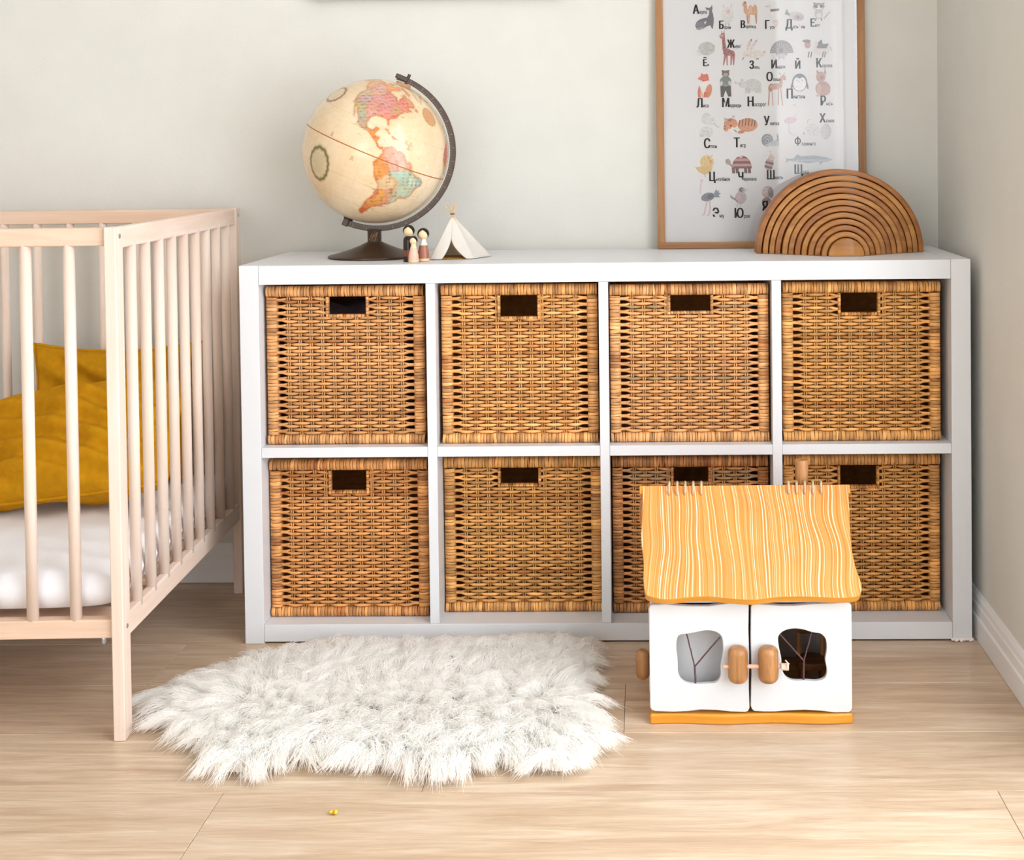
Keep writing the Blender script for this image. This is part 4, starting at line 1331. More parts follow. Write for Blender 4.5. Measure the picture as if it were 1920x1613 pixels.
# pivots
ax = Vector((math.sin(TILT), 0, math.cos(TILT)))
tg = Vector((math.cos(TILT), 0, -math.sin(TILT)))
def blockat(name, c, hl, hw, hd, u, w_, mat, bev=0.002):
    m = MB()
    vs = []
    for sz in (-1, 1):
        for (sx, sy) in ((-1, -1), (1, -1), (1, 1), (-1, 1)):
            vs.append(c + w_ * (sx * hl) + Vector((0, sy * hd, 0)) + u * (sz * hw))
    m.add(vs, [(3, 2, 1, 0), (4, 5, 6, 7), (0, 1, 5, 4), (1, 2, 6, 5), (2, 3, 7, 6), (3, 0, 4, 7)])
    return m.build(name, mat, gb, bevel=bev)
blockat('pivot_cap', loc + ax * 0.168 - tg * 0.008, 0.014, 0.0052, 0.008, ax, tg, M_bronze)
blockat('pivot_cap', loc - ax * 0.1665 - tg * 0.0015, 0.0065, 0.0082, 0.008, ax, tg, M_bronze)
b = MB(); b.tube([loc + ax * 0.156 + tg * 0.004, loc + ax * 0.181 + tg * 0.004], 0.0036, 10)
b.build('pivot_pin', M_bronze, gb, smooth=True, auto=40)
b = MB(); b.tube([loc + ax * 0.1545, loc + ax * 0.1585], [0.017, 0.015], 24)
b.build('polar_washer', simple('washer_tan', '#b7825e', 0.5, 0.3), gb, smooth=True, auto=40)
b = MB(); b.tube([loc - ax * 0.1595, loc - ax * 0.1545], [0.010, 0.012], 20)
b.build('polar_washer', M_bronze, gb, smooth=True, auto=40)
b = MB(); b.lathe([(0.0145, 0.0320), (0.0150, 0.0345), (0.0150, 0.055), (0.0168, 0.060)], 28)
b.build('stem', M_bronze, gb, smooth=True, auto=40)
b = MB(); b.lathe([(0.097, 0.0), (0.0995, 0.0015), (0.0995, 0.004), (0.096, 0.0055), (0.082, 0.0085), (0.055, 0.0165), (0.032, 0.0255), (0.019, 0.0318), (0.0150, 0.0335)], 56)
b.build('base', M_bronze, gb, smooth=True, auto=50)
b = MB()
for (u0, v0, u1, v1) in ((-.009, .037, -.002, .052), (-.004, .036, .001, .050), (.003, .036, .009, .053), (.001, .045, .010, .055)):
    d_ = Vector((u1 - u0, 0, v1 - v0)); nn = Vector((-d_.z, 0, d_.x)).normalized() * 0.0003
    y_ = -0.0152
    a_, c_ = Vector((u0, y_, v0)), Vector((u1, y_, v1))
    b.add([a_ - nn, c_ - nn, c_ + nn, a_ + nn], [(0, 1, 2, 3)])
b.build('stem_marks', M_gold, gb, recalc=False)

# ------------------------------------------------------------------ peg dolls
M_skin = simple('bare_maple', '#e6c8a2', 0.5, 0.35)
M_hair = simple('black_paint', '#17130f', 0.3, 0.4)
M_white = simple('white_paint', '#e4d8d2', 0.5, 0.3)


def peg_doll(label, x, y, H, mats, r_b, r_h, kind):
    root = tag(empty('peg_doll', (x, y, SH)), label, 'toy figure', 'peg dolls beside the globe')
    hz = H - r_h
    neck = H - 2 * r_h + 0.0015
    if kind == 'straight':
        prof = [(r_b, 0), (r_b, neck * 0.80), (r_b * 0.93, neck * 0.90), (r_b * 0.6, neck * 0.97), (r_b * 0.42, neck + .001)]
    else:
        prof = [(r_b * 0.93, 0), (r_b, neck * 0.06), (r_b * 1.0, neck * 0.12), (r_b * 0.93, neck * 0.40), (r_b * 0.68, neck * 0.72), (r_b * 0.46, neck * 0.9), (r_b * 0.40, neck + .001)]
    def cut(z0, z1):
        out = []
        zs = [z0] + [z for _, z in prof if z0 < z < z1] + [z1]
        for z in zs:
            for (ra, za), (rb, zb_) in zip(prof[:-1], prof[1:]):
                if za <= z <= zb_:
                    out.append((ra + (rb - ra) * ((z - za) / (zb_ - za) if zb_ > za else 0), z)); break
        return out
    for nm, z0, z1, mt_ in mats:
        m = MB(); m.lathe(cut(z0 * neck, min(z1 * neck, neck)), 28)
        m.build(nm, mt_, root, smooth=True, auto=40)
    m = MB()
    m.lathe([(max(1e-4, r_h * math.sin(PI * k / 14)), hz - r_h * math.cos(PI * k / 14)) for k in range(15)], 28)
    m.build('head', M_skin, root, smooth=True)
    # painted hair: cap over the head with a parted fringe
    m = MB(); rows = []
    for k in range(41):
        a = -PI / 2 + 2 * PI * k / 40
        fr = abs(((a + PI / 2 + PI) % (2 * PI)) - PI)       # 0 at the face
        low = 0.80 + (1.25 - 0.80) * min(1, (fr / 0.62)) if fr < 0.62 else min(2.3, 1.25 + (fr - 0.62) * 1.7)
        rows.append([( (r_h + .0004) * math.sin(low * t / 8) * math.cos(a), (r_h + .0004) * math.sin(low * t / 8) * math.sin(a), hz + (r_h + .0004) * math.cos(low * t / 8)) for t in range(9)])
    m.grid(rows)
    m.build('hair', M_hair, root, smooth=True)
    return root


M_blk = simple('black_lacquer', '#1b1210', 0.25, 0.5)
M_brn = simple('brown_lacquer', '#7b4522', 0.3, 0.45)
M_dress = simple('rust_lacquer', '#a06650', 0.3, 0.45)
M_pink = simple('blush_lacquer', '#e2b09c', 0.35, 0.45)
peg_doll('tall peg doll painted black with a brown band', 0.3325, 0.074, 0.0755, [('body', 0, .20, M_blk), ('waist_band', .20, .44, M_brn), ('shirt', .44, .985, M_blk), ('neck', .985, 1, M_skin)], 0.0118, 0.0118, 'straight')
peg_doll('peg doll in a rust brown dress beside the teepee', 0.3617, 0.078, 0.0685, [('base', 0, .13, M_skin), ('dress', .13, .72, M_dress), ('neck', .72, 1, M_white)], 0.0122, 0.0120, 'dress')
peg_doll('smallest peg doll in a blush pink dress, in front', 0.3465, 0.046, 0.0540, [('base', 0, .13, M_skin), ('dress', .13, .78, M_pink), ('neck', .78, 1, M_skin)], 0.0108, 0.0086, 'dress')

# ------------------------------------------------------------------ toy teepee
M_canvas = simple('cream_canvas', '#f0ebe4', 0.85, 0.1, 0.03, 60, 0.3, 900)
M_stick = simple('birch_stick', '#d6b184', 0.6, 0.2)
_nt = M_canvas.node_tree
_tl = N(_nt, 'ShaderNodeBsdfTranslucent'); _tl.inputs[0].default_value = lin('#e6d9c4')
_mx = N(_nt, 'ShaderNodeMixShader'); _mx.inputs[0].default_value = 0.3
L(_nt, _nt.nodes['Principled BSDF'].outputs[0], _mx.inputs[1]); L(_nt, _tl.outputs[0], _mx.inputs[2]); L(_nt, _mx.outputs[0], _nt.nodes['Material Output'].inputs['Surface'])
TP = Vector((0.424, 0.160, SH))
tp = tag(empty('toy_teepee', TP), 'small cream canvas toy teepee with crossed stick poles', 'toy')
A_ = Vector((-0.013, 0.0, 0.0915))
FLc, FRc, BRc, BLc = Vector((-0.056, -0.047, 0)), Vector((0.037, -0.034, 0)), Vector((0.066, 0.034, 0)), Vector((-0.050, 0.050, 0))


def panel(name, c0, c1, sag=0.004, n=14):
    b = MB(); rows = []
    for i in range(n + 1):
        t = i / n
        row_ = []
        for j in range(n + 1):
            s = j / n
            base = c0.lerp(c1, s)
            ap = A_ + (base - A_).normalized() * 0.006
            p = ap.lerp(base, t)
            mid = (c0 + c1) / 2; inw = Vector((-mid.x, -mid.y, 0)).normalized()
            p = p + inw * (sag * math.sin(PI * s) * math.sin(PI * min(1, t * .9)))
            p.z = max(p.z, 0.0008)
            row_.append(p)
        rows.append(row_)
    b.grid(rows)
    return b.build(name, M_canvas, tp, smooth=True, solid=0.0009)


panel('canvas_panel', FRc, BRc, 0.003)
panel('canvas_panel', BRc, BLc)
panel('canvas_panel', BLc, FLc, 0.004)


def flap(c_out, c_in_bottom, split_t):
    """front flap: follows the middle line to split_t, then curves away to the outer pole"""
    b = MB(); rows = []
    mid = FLc.lerp(FRc, 0.46)
    n = 18
    for i in range(n + 1):
        t = i / n
        outer = (A_ + (c_out - A_).normalized() * 0.006).lerp(c_out, t)
        m_ = (A_ + (mid - A_).normalized() * 0.006).lerp(mid, t)
        if t > split_t:
            k = (t - split_t) / (1 - split_t)
            inn = m_.lerp(c_in_bottom * 1.0, 0)
            side = c_in_bottom - mid
            inn = m_ + side * (k ** 1.7)
        else:
            inn = m_
        row_ = []
        for j in range(11):
            s = j / 10
            p = outer.lerp(inn, s)
            p = p + Vector((0, -0.004, 0)) * math.sin(PI * s * 0.8) * t
            p.z = max(p.z, 0.0008)
            row_.append(p)
        rows.append(row_)
    b.grid(rows)
    return b.build('door_flap', M_canvas, tp, smooth=True, solid=0.0009)


flap(FLc, Vector((-0.030, -0.046, 0)), 0.50)
flap(FRc, Vector((0.022, -0.040, 0)), 0.50)
for c0 in (FLc, FRc, BRc, BLc):
    d_ = (A_ - c0).normalized()
    b = MB()
    c1_ = Vector((c0.x * 0.86, c0.y * 0.82, 0.003)); d_ = (A_ - c1_).normalized()
    b.tube([c1_, A_ + d_ * 0.026], 0.0013, 7)
    b.build('pole', M_stick, tp, smooth=True, auto=40)
b = MB()
for k in range(2):
    b.tube([A_ + Vector((0.0042 * math.cos(t * PI / 8), 0.0042 * math.sin(t * PI / 8), 0.001 + 0.002 * k)) for t in range(17)], 0.0008, 5)
b.build('tie_cord', simple('grey_cord', '#6d6660', 0.8, 0.1), tp, smooth=True)
b = MB(); b.add([c0 * 0.93 + Vector((0, 0, .0012)) for c0 in (FLc, FRc, BRc, BLc)], [(0, 1, 2, 3)])
b.build('floor_mat', simple('tan_felt', '#a87f45', 0.9, 0.1, 0.15, 200), tp, solid=0.001)

# ------------------------------------------------------------------ toy house
def roof_mat():
    m, nt, b = new_mat('honey_brushed_pine')
    tc = N(nt, 'ShaderNodeTexCoord')
    mp = N(nt, 'ShaderNodeMapping'); mp.inputs['Scale'].default_value = (1.0, 0.10, 0.10)
    L(nt, tc.outputs['Object'], mp.inputs['Vector'])
    # slow sideways wander of the grain
    nz = N(nt, 'ShaderNodeTexNoise'); nz.inputs['Scale'].default_value = 6.0; nz.inputs['Detail'].default_value = 1.0
    mp2 = N(nt, 'ShaderNodeMapping'); mp2.inputs['Scale'].default_value = (1.2, 0.9, 0.9)
    L(nt, tc.outputs['Object'], mp2.inputs['Vector']); L(nt, mp2.outputs[0], nz.inputs['Vector'])
    sc = N(nt, 'ShaderNodeVectorMath', operation='SCALE'); sc.inputs['Scale'].default_value = 0.045
    L(nt, nz.outputs['Color'], sc.inputs[0])
    ad = N(nt, 'ShaderNodeVectorMath', operation='ADD'); L(nt, mp.outputs[0], ad.inputs[0]); L(nt, sc.outputs[0], ad.inputs[1])
    g = N(nt, 'ShaderNodeTexNoise'); g.noise_dimensions = '1D'
    sx = N(nt, 'ShaderNodeSeparateXYZ'); L(nt, ad.outputs[0], sx.inputs[0])
    g.inputs['Scale'].default_value = 300.0; g.inputs['Detail'].default_value = 2.5; g.inputs['Roughness'].default_value = 0.6
    L(nt, sx.outputs['X'], g.inputs['W'])
    cr = N(nt, 'ShaderNodeValToRGB'); e = cr.color_ramp.elements
    e[0].position = 0.40; e[0].color = lin('#d67f2c')
    e[1].position = 0.70; e[1].color = lin('#f3dcc2')
    x_ = e.new(0.56); x_.color = lin('#e39a50')
    L(nt, g.outputs['Fac'], cr.inputs[0])
    n2 = N(nt, 'ShaderNodeTexNoise'); n2.inputs['Scale'].default_value = 11.0; L(nt, tc.outputs['Object'], n2.inputs['Vector'])
    mr = N(nt, 'ShaderNodeMapRange'); mr.inputs['To Min'].default_value = 0.86; mr.inputs['To Max'].default_value = 1.12
    L(nt, n2.outputs['Fac'], mr.inputs['Value'])
    s2 = N(nt, 'ShaderNodeVectorMath', operation='SCALE'); L(nt, cr.outputs[0], s2.inputs[0]); L(nt, mr.outputs[0], s2.inputs['Scale'])
    L(nt, s2.outputs[0], b.inputs['Base Color'])
    b.inputs['Roughness'].default_value = 0.38; b.inputs['Coat Weight'].default_value = 0.25; b.inputs['Coat Roughness'].default_value = 0.2
    bp = N(nt, 'ShaderNodeBump'); bp.inputs['Strength'].default_value = 0.5; bp.inputs['Distance'].default_value = 0.0015
    L(nt, g.outputs['Fac'], bp.inputs['Height']); L(nt, bp.outputs[0], b.inputs['Normal'])
    return m


M_roof = roof_mat()
M_honey = wood('honey_stain', '#c8801c', '#dd9a34', 'x', 0.35, 0.4, 1.0, 14, 0.08, coat=0.3)
M_hwhite = simple('house_white', '#d2d4d7', 0.35, 0.4, 0.0, 1, 0.05, 60)
M_log = wood('barked_log', '#8a5c34', '#b98655', 'z', 0.4, 0.35, 3.0, 8, 0.1, coat=0.15)
M_twig = simple('dark_twig', '#5d4347', 0.7, 0.2, 0.2, 300, 0.4, 600)
M_peg = simple('pink_peg', '#d8a892', 0.5, 0.3)
M_rope = simple('jute_rope', '#cbb78f', 0.85, 0.1, 0.25, 700, 0.8, 900)
M_inlog = wood('dark_toy_wood', '#5b3517', '#8a5a2c', 'x', 0.5, 0.3, 3.0, 6, 0.1)
HX, HY = 0.995, -0.393
hs = tag(empty('toy_house', (HX, HY, 0)), 'white wooden toy house with honey pine roof and two knobbed doors', 'toy house')
hx0, hx1 = 0.8205 - HX, 1.1715 - HX
HD = 0.275


def hpx(u, v):
    return (0.82 + (u - 1218) * 0.000921 - HX, (1358 - v) * 0.000933)


# base board with a wavy front edge
loop = []
for k in range(25):
    t = k / 24
    loop.append((hx0 + (hx1 - hx0) * t, -0.003 + 0.0030 * math.sin(t * 13) ))
loop += [(hx1, HD), (hx0, HD)]
me = plate_mesh('base', loop, [], lambda u, v, t: (u, v, t), 0.0, 0.0185)
finish('base', me, M_honey, hs, bevel=0.004, seg=3)
box_obj('side_wall', hx0 + .002, hx0 + .013, 0.014, HD - .004, 0.0187, 0.228, M_hwhite, hs, 0.002)
box_obj('side_wall', hx1 - .013, hx1 - .002, 0.014, HD - .004, 0.0187, 0.228, M_hwhite, hs, 0.002)
box_obj('back_wall', hx0 + .0135, hx1 - .0135, HD - .016, HD - .005, 0.0187, 0.228, M_hwhite, hs, 0.001)
box_obj('ceiling_board', hx0 + .0135, hx1 - .0135, 0.014, HD - .0165, 0.215, 0.222, M_inlog, hs)
box_obj('lintel', hx0 + .0135, hx1 - .0135, 0.010, 0.0138, 0.208, 0.228, M_hwhite, hs, 0.001)
box_obj('inner_panel', hx0 + .016, -0.006, 0.052, 0.058, 0.0187, 0.150, M_hwhite, hs, 0.001)
box_obj('partition', -0.004, 0.004, 0.03, HD - .0165, 0.0187, 0.2148, M_inlog, hs)
# gables under the roof
for gx in (hx0 + .004, hx1 - .013):
    m = MB()
    ym = 0.143
    m.add([(gx, 0.012, 0.2285), (gx, HD - .004, 0.2285), (gx, ym, 0.352), (gx + .009, 0.012, 0.2285), (gx + .009, HD - .004, 0.2285), (gx + .009, ym, 0.352)],
          [(0, 1, 2), (5, 4, 3), (0, 3, 4, 1), (1, 4, 5, 2), (2, 5, 3, 0)])
    m.build('gable', M_hwhite, hs)


def smooth_loop(pts, n=8):
    """closed Catmull-Rom"""
    out = []
    N_ = len(pts)
    for i in range(N_):
        p0, p1, p2, p3 = [Vector(pts[(i + d) % N_]) for d in (-1, 0, 1, 2)]
        for k in range(n):
            t = k / n
            out.append(tuple(0.5 * ((2 * p1) + (-p0 + p2) * t + (2 * p0 - 5 * p1 + 4 * p2 - p3) * t * t + (-p0 + 3 * p1 - 3 * p2 + p3) * t ** 3)))
    return out


def door(outer_px, hole_px, twig, knob_px):
    outer = [hpx(*p) for p in outer_px]
    hole = smooth_loop([hpx(*p) for p in hole_px], 5)
    me = plate_mesh('door', outer, [hole], lambda u, v, t: (u, t, v), -0.001, 0.0095)
    d = finish('door', me, M_hwhite, hs, bevel=0.0028, seg=3)
    for pts, r_ in twig:
        m = MB()
        rs = random.Random(len(pts) + int(pts[0][0]))
        P3 = []
        for (a, c) in zip(pts[:-1], pts[1:]):
            for k in range(5):
                t = k / 5
                x_, z_ = hpx(a[0] + (c[0] - a[0]) * t, a[1] + (c[1] - a[1]) * t)
                P3.append((x_ + rs.uniform(-.0004, .0004), 0.0045, z_))
        x_, z_ = hpx(*pts[-1]); P3.append((x_, 0.0045, z_))
        m.tube(P3, r_, 7)
        m.build('twig', M_twig, d, smooth=True, auto=60)
    (u0, v0, u1, v1) = knob_px
    xa, za = hpx(u0, v1); xb, zb_ = hpx(u1, v0)
    w_ = (xb - xa) / 2; cx_ = (xa + xb) / 2; cz_ = (za + zb_) / 2; hh_ = (zb_ - za) / 2
    m = MB()
    prof = []
    for k in range(9):
        a = k / 8 * PI / 2
        prof.append((w_ * (0.45 + 0.55 * math.sin(a)), -hh_ + 0.012 * (1 - math.cos(a))))
    prof = prof + [(r_, -z_) for r_, z_ in reversed(prof)]
    m.lathe(prof, 26, (cx_, -0.016, cz_))
    m.build('knob', M_log, d, smooth=True, auto=50)
    return d


ldo = [(1226, 1134), (1250, 1133), (1275, 1136), (1300, 1137), (1330, 1137), (1360, 1133), (1385, 1130), (1398, 1130), (1404, 1133), (1406, 1138), (1405, 1180), (1406, 1230), (1405, 1290), (1406, 1328), (1403, 1334), (1397, 1336), (1370, 1335), (1345, 1332), (1315, 1331), (1290, 1334), (1260, 1335), (1230, 1334), (1222, 1331), (1219, 1326), (1219, 1240), (1219, 1142), (1221, 1136)]
rdo = [(1418, 1133), (1440, 1135), (1465, 1137), (1490, 1137), (1525, 1134), (1560, 1133), (1588, 1131), (1595, 1133), (1598, 1138), (1598, 1240), (1598, 1328), (1596, 1334), (1590, 1337), (1565, 1337), (1540, 1334), (1510, 1332), (1480, 1333), (1455, 1335), (1430, 1335), (1415, 1334), (1410, 1330), (1408, 1324), (1410, 1260), (1409, 1200), (1410, 1140), (1412, 1135)]
lho = [(1270, 1205), (1275, 1192), (1292, 1189), (1308, 1186), (1325, 1183), (1342, 1185), (1354, 1194), (1357, 1212), (1356, 1230), (1352, 1250), (1352, 1268), (1343, 1280), (1325, 1282), (1305, 1283), (1284, 1279), (1273, 1264), (1272, 1240), (1270, 1220)]
rho = [(1461, 1195), (1472, 1184), (1490, 1180), (1508, 1182), (1524, 1187), (1540, 1190), (1549, 1200), (1551, 1218), (1548, 1238), (1551, 1258), (1547, 1272), (1532, 1278), (1510, 1277), (1488, 1277), (1474, 1270), (1467, 1255), (1466, 1235), (1462, 1215)]
door(ldo, lho, [([(1305, 1283), (1304, 1252)], 0.0017), ([(1304, 1254), (1297, 1222), (1289, 1190)], 0.0013), ([(1304, 1252), (1330, 1222), (1352, 1197)], 0.0014)], (1365, 1207, 1402, 1273))
door(rdo, rho, [([(1508, 1278), (1509, 1240)], 0.0017), ([(1509, 1242), (1485, 1215), (1464, 1192)], 0.0014), ([(1509, 1241), (1518, 1210), (1524, 1186)], 0.0013)], (1421, 1207, 1459, 1273))
xa, za = hpx(1356, 1243); xb, _ = hpx(1470, 1243)
b = MB(); b.tube([(xa, -0.018, za), (xb, -0.018, za)], 0.0036, 10)
b.build('latch_peg', M_peg, hs, smooth=True, auto=40)
b = MB()
kx, kz = hpx(1464, 1243)
b.tube([(kx + 0.0125 * t / 30, -0.020 + 0.0052 * math.cos(t * 1.1), kz + 0.0052 * math.sin(t * 1.1)) for t in range(31)], 0.0016, 6)
b.tube([(kx + .008, -0.025, kz), (kx + .010, -0.028, kz + .010), (kx + .006, -0.027, kz + .014)], 0.0012, 6)
b.build('rope_knot', simple('pale_rope', '#e3cdbd', 0.9, 0.1), hs, smooth=True)
# side knobs
for sx_, y_ in ((hx0 - 0.012, 0.143), (hx1 + 0.005, 0.143)):
    b = MB()
    b.lathe([(0.006, 0.0), (0.0115, 0.004), (0.0125, 0.012), (0.0125, 0.042), (0.0115, 0.05), (0.006, 0.054)], 20, (sx_, y_, 0.024))
    b.build('side_knob', M_log, hs, smooth=True, auto=50)
for hz_ in (0.055, 0.175):
    box_obj('hinge', hx0 - .0006, hx0 + .0035, 0.006, 0.0135, hz_, hz_ + .026, M_steel, hs, 0.0005)

# roof slabs: local (u along x, s down the slope)
RY, RZd = 0.143, 0.380                    # ridge (local y, z)
EY, EZ = -0.037, 0.2335                   # eave of the front slab
SL = math.hypot(RY - EY, RZd - EZ)
ds = Vector((0, (EY - RY) / SL, (EZ - RZd) / SL)); nd = Vector((0, ds.z, -ds.y))
if nd.z < 0: nd = -nd


def roof_slab(sign, left, right, eave):
    lp = []
    for t, x_ in left: lp.append((x_, t * SL))
    for x_, t in eave: lp.append((x_, t * SL))
    for t, x_ in right: lp.append((x_, t * SL))
    lp = [Vector(p_) for p_ in lp]
    den = []
    for i_ in range(len(lp) - 1):
        a_, b_, c_, d_ = lp[max(i_ - 1, 0)], lp[i_], lp[i_ + 1], lp[min(i_ + 2, len(lp) - 1)]
        for k_ in range(3):
            t_ = k_ / 3
            den.append(tuple(0.5 * ((2 * b_) + (-a_ + c_) * t_ + (2 * a_ - 5 * b_ + 4 * c_ - d_) * t_ * t_ + (-a_ + 3 * b_ - 3 * c_ + d_) * t_ ** 3)))
    den.append(tuple(lp[-1]))
    lp = den
    def fn(u, v, t):
        yy = RY + ds.y * v * 1.0 if sign > 0 else RY - ds.y * v
        n_ = Vector((0, nd.y if sign > 0 else -nd.y, nd.z))
        p = Vector((u, yy, RZd + ds.z * v)) + n_ * t
        return tuple(p)
    me = plate_mesh('roof_slab', lp, [], fn, -0.016, 0.0)
    o = finish('roof_slab', me, M_roof, hs, bevel=0.0045, seg=4)
    me.materials.append(M_honey)
    for p_ in me.polygons:
        if len(p_.vertices) == 4: p_.material_index = 1
    return o


X0 = -HX
left = [(0.0, .8100 + X0), (0.12, .8115 + X0), (0.30, .8105 + X0), (0.50, .8085 + X0), (0.68, .8125 + X0), (0.85, .8120 + X0), (0.94, .8145 + X0)]
eave = [(.820 + X0, 0.985), (.850 + X0, 1.015), (.885 + X0, 1.00), (.920 + X0, 0.992), (.960 + X0, 1.012), (1.000 + X0, 1.022), (1.04 + X0, 1.00), (1.09 + X0, 0.998), (1.135 + X0, 1.008), (1.168 + X0, 1.003), (1.180 + X0, 0.975)]
right = [(0.90, 1.1845 + X0), (0.75, 1.1785 + X0), (0.58, 1.1765 + X0), (0.42, 1.1785 + X0), (0.25, 1.1820 + X0), (0.10, 1.1845 + X0), (0.0, 1.1860 + X0)]
roof_slab(1, left, right, eave)
roof_slab(-1, [(t, x_ - 0.004) for t, x_ in left], [(t, x_ + 0.003) for t, x_ in right], [(x_, t * 0.99) for x_, t in eave])
# rope stitches over the ridge
for xs in [.8604 + k * .01462 for k in range(5)] + [1.0775 + k * .0148 for k in range(5)]:
    b = MB()
    P3 = []
    for k in range(13):
        a = PI * k / 12
        P3.append((xs - HX + 0.0022 * (k / 12 - .5), RY - 0.0165 * math.cos(a), RZd - 0.0125 + 0.0185 * math.sin(a) ** 0.8))
    b.tube(P3, 0.0021, 7)
    # twisted second strand
    b.tube([(p[0] + 0.0010 * math.sin(i * 1.5), p[1], p[2] + 0.0009 + 0.0007 * math.cos(i * 1.5)) for i, p in enumerate(P3)], 0.0015, 6)
    b.build('rope_stitch', M_rope, hs, smooth=True, recalc=False)
b = MB()
b.lathe([(0.0115, 0.0), (0.0120, 0.05), (0.0128, 0.0745), (0.0120, 0.0765)], 18, (1.1045 - HX, RY + 0.022, 0.345))
ch_ = b.build('chimney', M_log, hs, smooth=True, auto=50)
# toy log furniture glimpsed behind the door window
tc_ = tag(empty('toy_chair', (1.115, HY + 0.115, 0.0187)), 'tiny dark log chair inside the toy house behind its window', 'toy')
b = MB(); b.tube([(0, 0, 0.040), (0, 0, 0.052)], 0.030, 20); b.build('seat', M_inlog, tc_, smooth=True, auto=40)
for (lx, ly) in ((-.018, -.016), (.018, -.016), (-.018, .016), (.018, .016)):
    b = MB(); b.tube([(lx, ly, 0), (lx, ly, 0.041)], 0.005, 10); b.build('leg', M_inlog, tc_, smooth=True, auto=40)
for lx in (-.022, .022):
    b = MB(); b.tube([(lx, .02, 0.051), (lx, .024, 0.115)], 0.005, 10); b.build('back_post', M_log, tc_, smooth=True, auto=40)
b = MB(); b.tube([(-.024, .023, 0.095), (.024, .023, 0.095)], 0.006, 10); b.build('backrest', M_inlog, tc_, smooth=True, auto=40)

# ------------------------------------------------------------------ sheepskin rug
RUG = [(-0.035, -0.360), (-0.030, -0.300), (0.020, -0.225), (0.090, -0.150), (0.170, -0.105), (0.270, -0.082), (0.380, -0.090), (0.480, -0.090), (0.570, -0.080), (0.655, -0.070), (0.698, -0.105), (0.700, -0.200), (0.688, -0.300), (0.708, -0.400), (0.715, -0.490), (0.695, -0.550),
       (0.670, -0.575), (0.620, -0.545), (0.560, -0.545), (0.480, -0.580), (0.410, -0.555), (0.340, -0.545), (0.270, -0.525), (0.205, -0.555), (0.145, -0.575), (0.110, -0.530), (0.085, -0.470), (0.030, -0.430), (-0.010, -0.405)]
rug = tag(empty('sheepskin_rug', (0.36, -0.33, 0)), 'white long haired sheepskin rug on the floor before the shelf', 'rug')
M_pelt = simple('pelt', '#efece4', 0.9, 0.1)
sl = [(u - 0.36, v + 0.33) for u, v in smooth_loop(RUG, 4)]
me = plate_mesh('pelt', sl, [], lambda u, v, t: (u, v, t), 0.001, 0.010)
finish('pelt', me, M_pelt, rug, bevel=0.003)


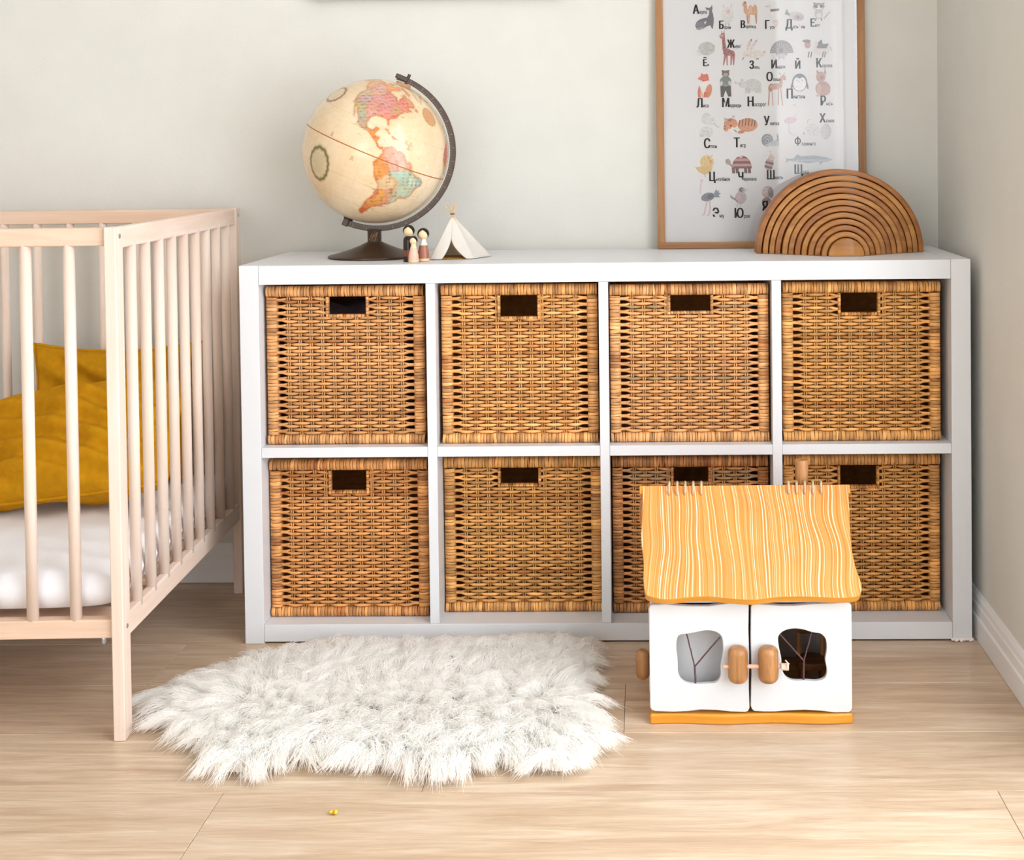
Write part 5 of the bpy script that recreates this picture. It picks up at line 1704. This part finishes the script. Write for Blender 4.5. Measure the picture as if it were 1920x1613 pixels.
def fur():
    rng = np.random.default_rng(11)
    poly = [(u, v) for u, v in sl]
    P = np.array(poly)
    lo, hi = P.min(0), P.max(0)
    def sample(n):
        out = np.empty((0, 2))
        while len(out) < n:
            c = rng.uniform(lo, hi, (n * 2, 2))
            out = np.vstack([out, c[inside(c[:, 0], c[:, 1], poly)]])
        return out[:n]
    ncl, ns, npt = 1300, 115000, 6
    clumps = sample(ncl)
    # centre line of the hide, hair is combed away from it
    def flow(p):
        cx_ = np.clip(p[:, 0], -0.22, 0.26)
        cy_ = -0.0 + 0.02 * np.sin(cx_ * 12)
        d = np.stack([(p[:, 0] - cx_) * 1.2, (p[:, 1] - cy_)], 1)
        l = np.linalg.norm(d, axis=1, keepdims=True)
        return d / np.maximum(l, 0.05), np.minimum(l / 0.25, 1)
    cf, cm = flow(clumps)
    ca = rng.normal(0, 0.35, ncl)
    cdir = np.stack([cf[:, 0] * np.cos(ca) - cf[:, 1] * np.sin(ca), cf[:, 0] * np.sin(ca) + cf[:, 1] * np.cos(ca)], 1)
    cdir += rng.normal(0, 0.22, (ncl, 2))
    clen = rng.uniform(0.046, 0.068, ncl)
    chgt = rng.uniform(0.026, 0.040, ncl)
    roots = sample(ns)
    # nearest clump
    own = np.empty(ns, int)
    for i in range(0, ns, 4000):
        d = ((roots[i:i + 4000, None, :] - clumps[None]) ** 2).sum(2)
        own[i:i + 4000] = d.argmin(1)
    tip = clumps[own] + cdir[own] * (clen[own] * 0.95)[:, None]
    ownf, _ = flow(roots)
    ln = clen[own] * rng.uniform(0.75, 1.15, ns)
    spread = rng.normal(0, 0.010, (ns, 2))
    free = roots + cdir[own] * ln[:, None] + spread
    cl = rng.uniform(0.15, 0.65, ns)[:, None]
    tip2 = free * (1 - cl) + (tip + spread * 0.35) * cl
    # tips near the rim droop to the floor
    dist_out = np.zeros(ns)
    ins = inside(tip2[:, 0], tip2[:, 1], poly)
    h = chgt[own] * rng.uniform(0.75, 1.2, ns)
    t = np.linspace(0, 1, npt)
    pos = np.empty((ns, npt, 3))
    curl = rng.normal(0, 0.005, (ns, 2))
    for k, tt in enumerate(t):
        xy = roots + (tip2 - roots) * (tt ** 1.25) + curl * math.sin(PI * tt * 1.3)
        zin = 0.010 + h * (1 - (1 - tt) ** 2.0) * 1.0 - h * 0.18 * tt ** 3
        zout = 0.010 + h * 0.85 * np.sin(PI * min(1.0, tt * 1.0) * 0.86) * 1.0
        z = np.where(ins, zin, zout * (1 - 0.35 * tt))
        pos[:, k, 0] = xy[:, 0]; pos[:, k, 1] = xy[:, 1]; pos[:, k, 2] = np.maximum(z, 0.0025)
    hc = bpy.data.hair_curves.new('fur')
    hc.add_curves([npt] * ns)
    hc.attributes['position'].data.foreach_set('vector', pos.astype(np.float32).ravel())
    ra = hc.attributes.new('radius', 'FLOAT', 'POINT')
    rad = np.tile(np.interp(t, [0, .3, .8, 1], [0.00042, 0.00048, 0.00034, 0.00010]), ns)
    ra.data.foreach_set('value', rad.astype(np.float32))
    m, nt, b_ = new_mat('white_wool')
    b_.inputs['Base Color'].default_value = lin('#fdfcfb')
    b_.inputs['Roughness'].default_value = 0.7
    b_.inputs['Specular IOR Level'].default_value = 0.2
    out = nt.nodes['Material Output']
    tr = N(nt, 'ShaderNodeBsdfTranslucent'); tr.inputs[0].default_value = lin('#fefdfa')
    mx = N(nt, 'ShaderNodeMixShader'); mx.inputs[0].default_value = 0.55
    L(nt, b_.outputs[0], mx.inputs[1]); L(nt, tr.outputs[0], mx.inputs[2]); L(nt, mx.outputs[0], out.inputs['Surface'])
    hc.materials.append(m)
    o = bpy.data.objects.new('fur', hc)
    COL.objects.link(o); o.parent = rug
    o['kind'] = 'stuff'


fur()

# ------------------------------------------------------------------ crumb on the floor
b = MB()
pts = []
for k in range(9):
    a = -0.6 + 3.9 * k / 8
    pts.append((0.0042 * math.cos(a), 0.0050 * math.sin(a), 0.0042 + 0.001 * math.sin(k)))
b.tube(pts, [0.0012, 0.0026, 0.0033, 0.0036, 0.0034, 0.0034, 0.0030, 0.0024, 0.0010], 8)
cr_ = b.build('snack_crumb', simple('yellow_snack', '#d9b640', 0.7, 0.2, 0.1, 300), smooth=True)
cr_.location = (0.3438, -0.716, 0)
tag(cr_, 'tiny curled yellow snack crumb on the floor planks', 'crumb')
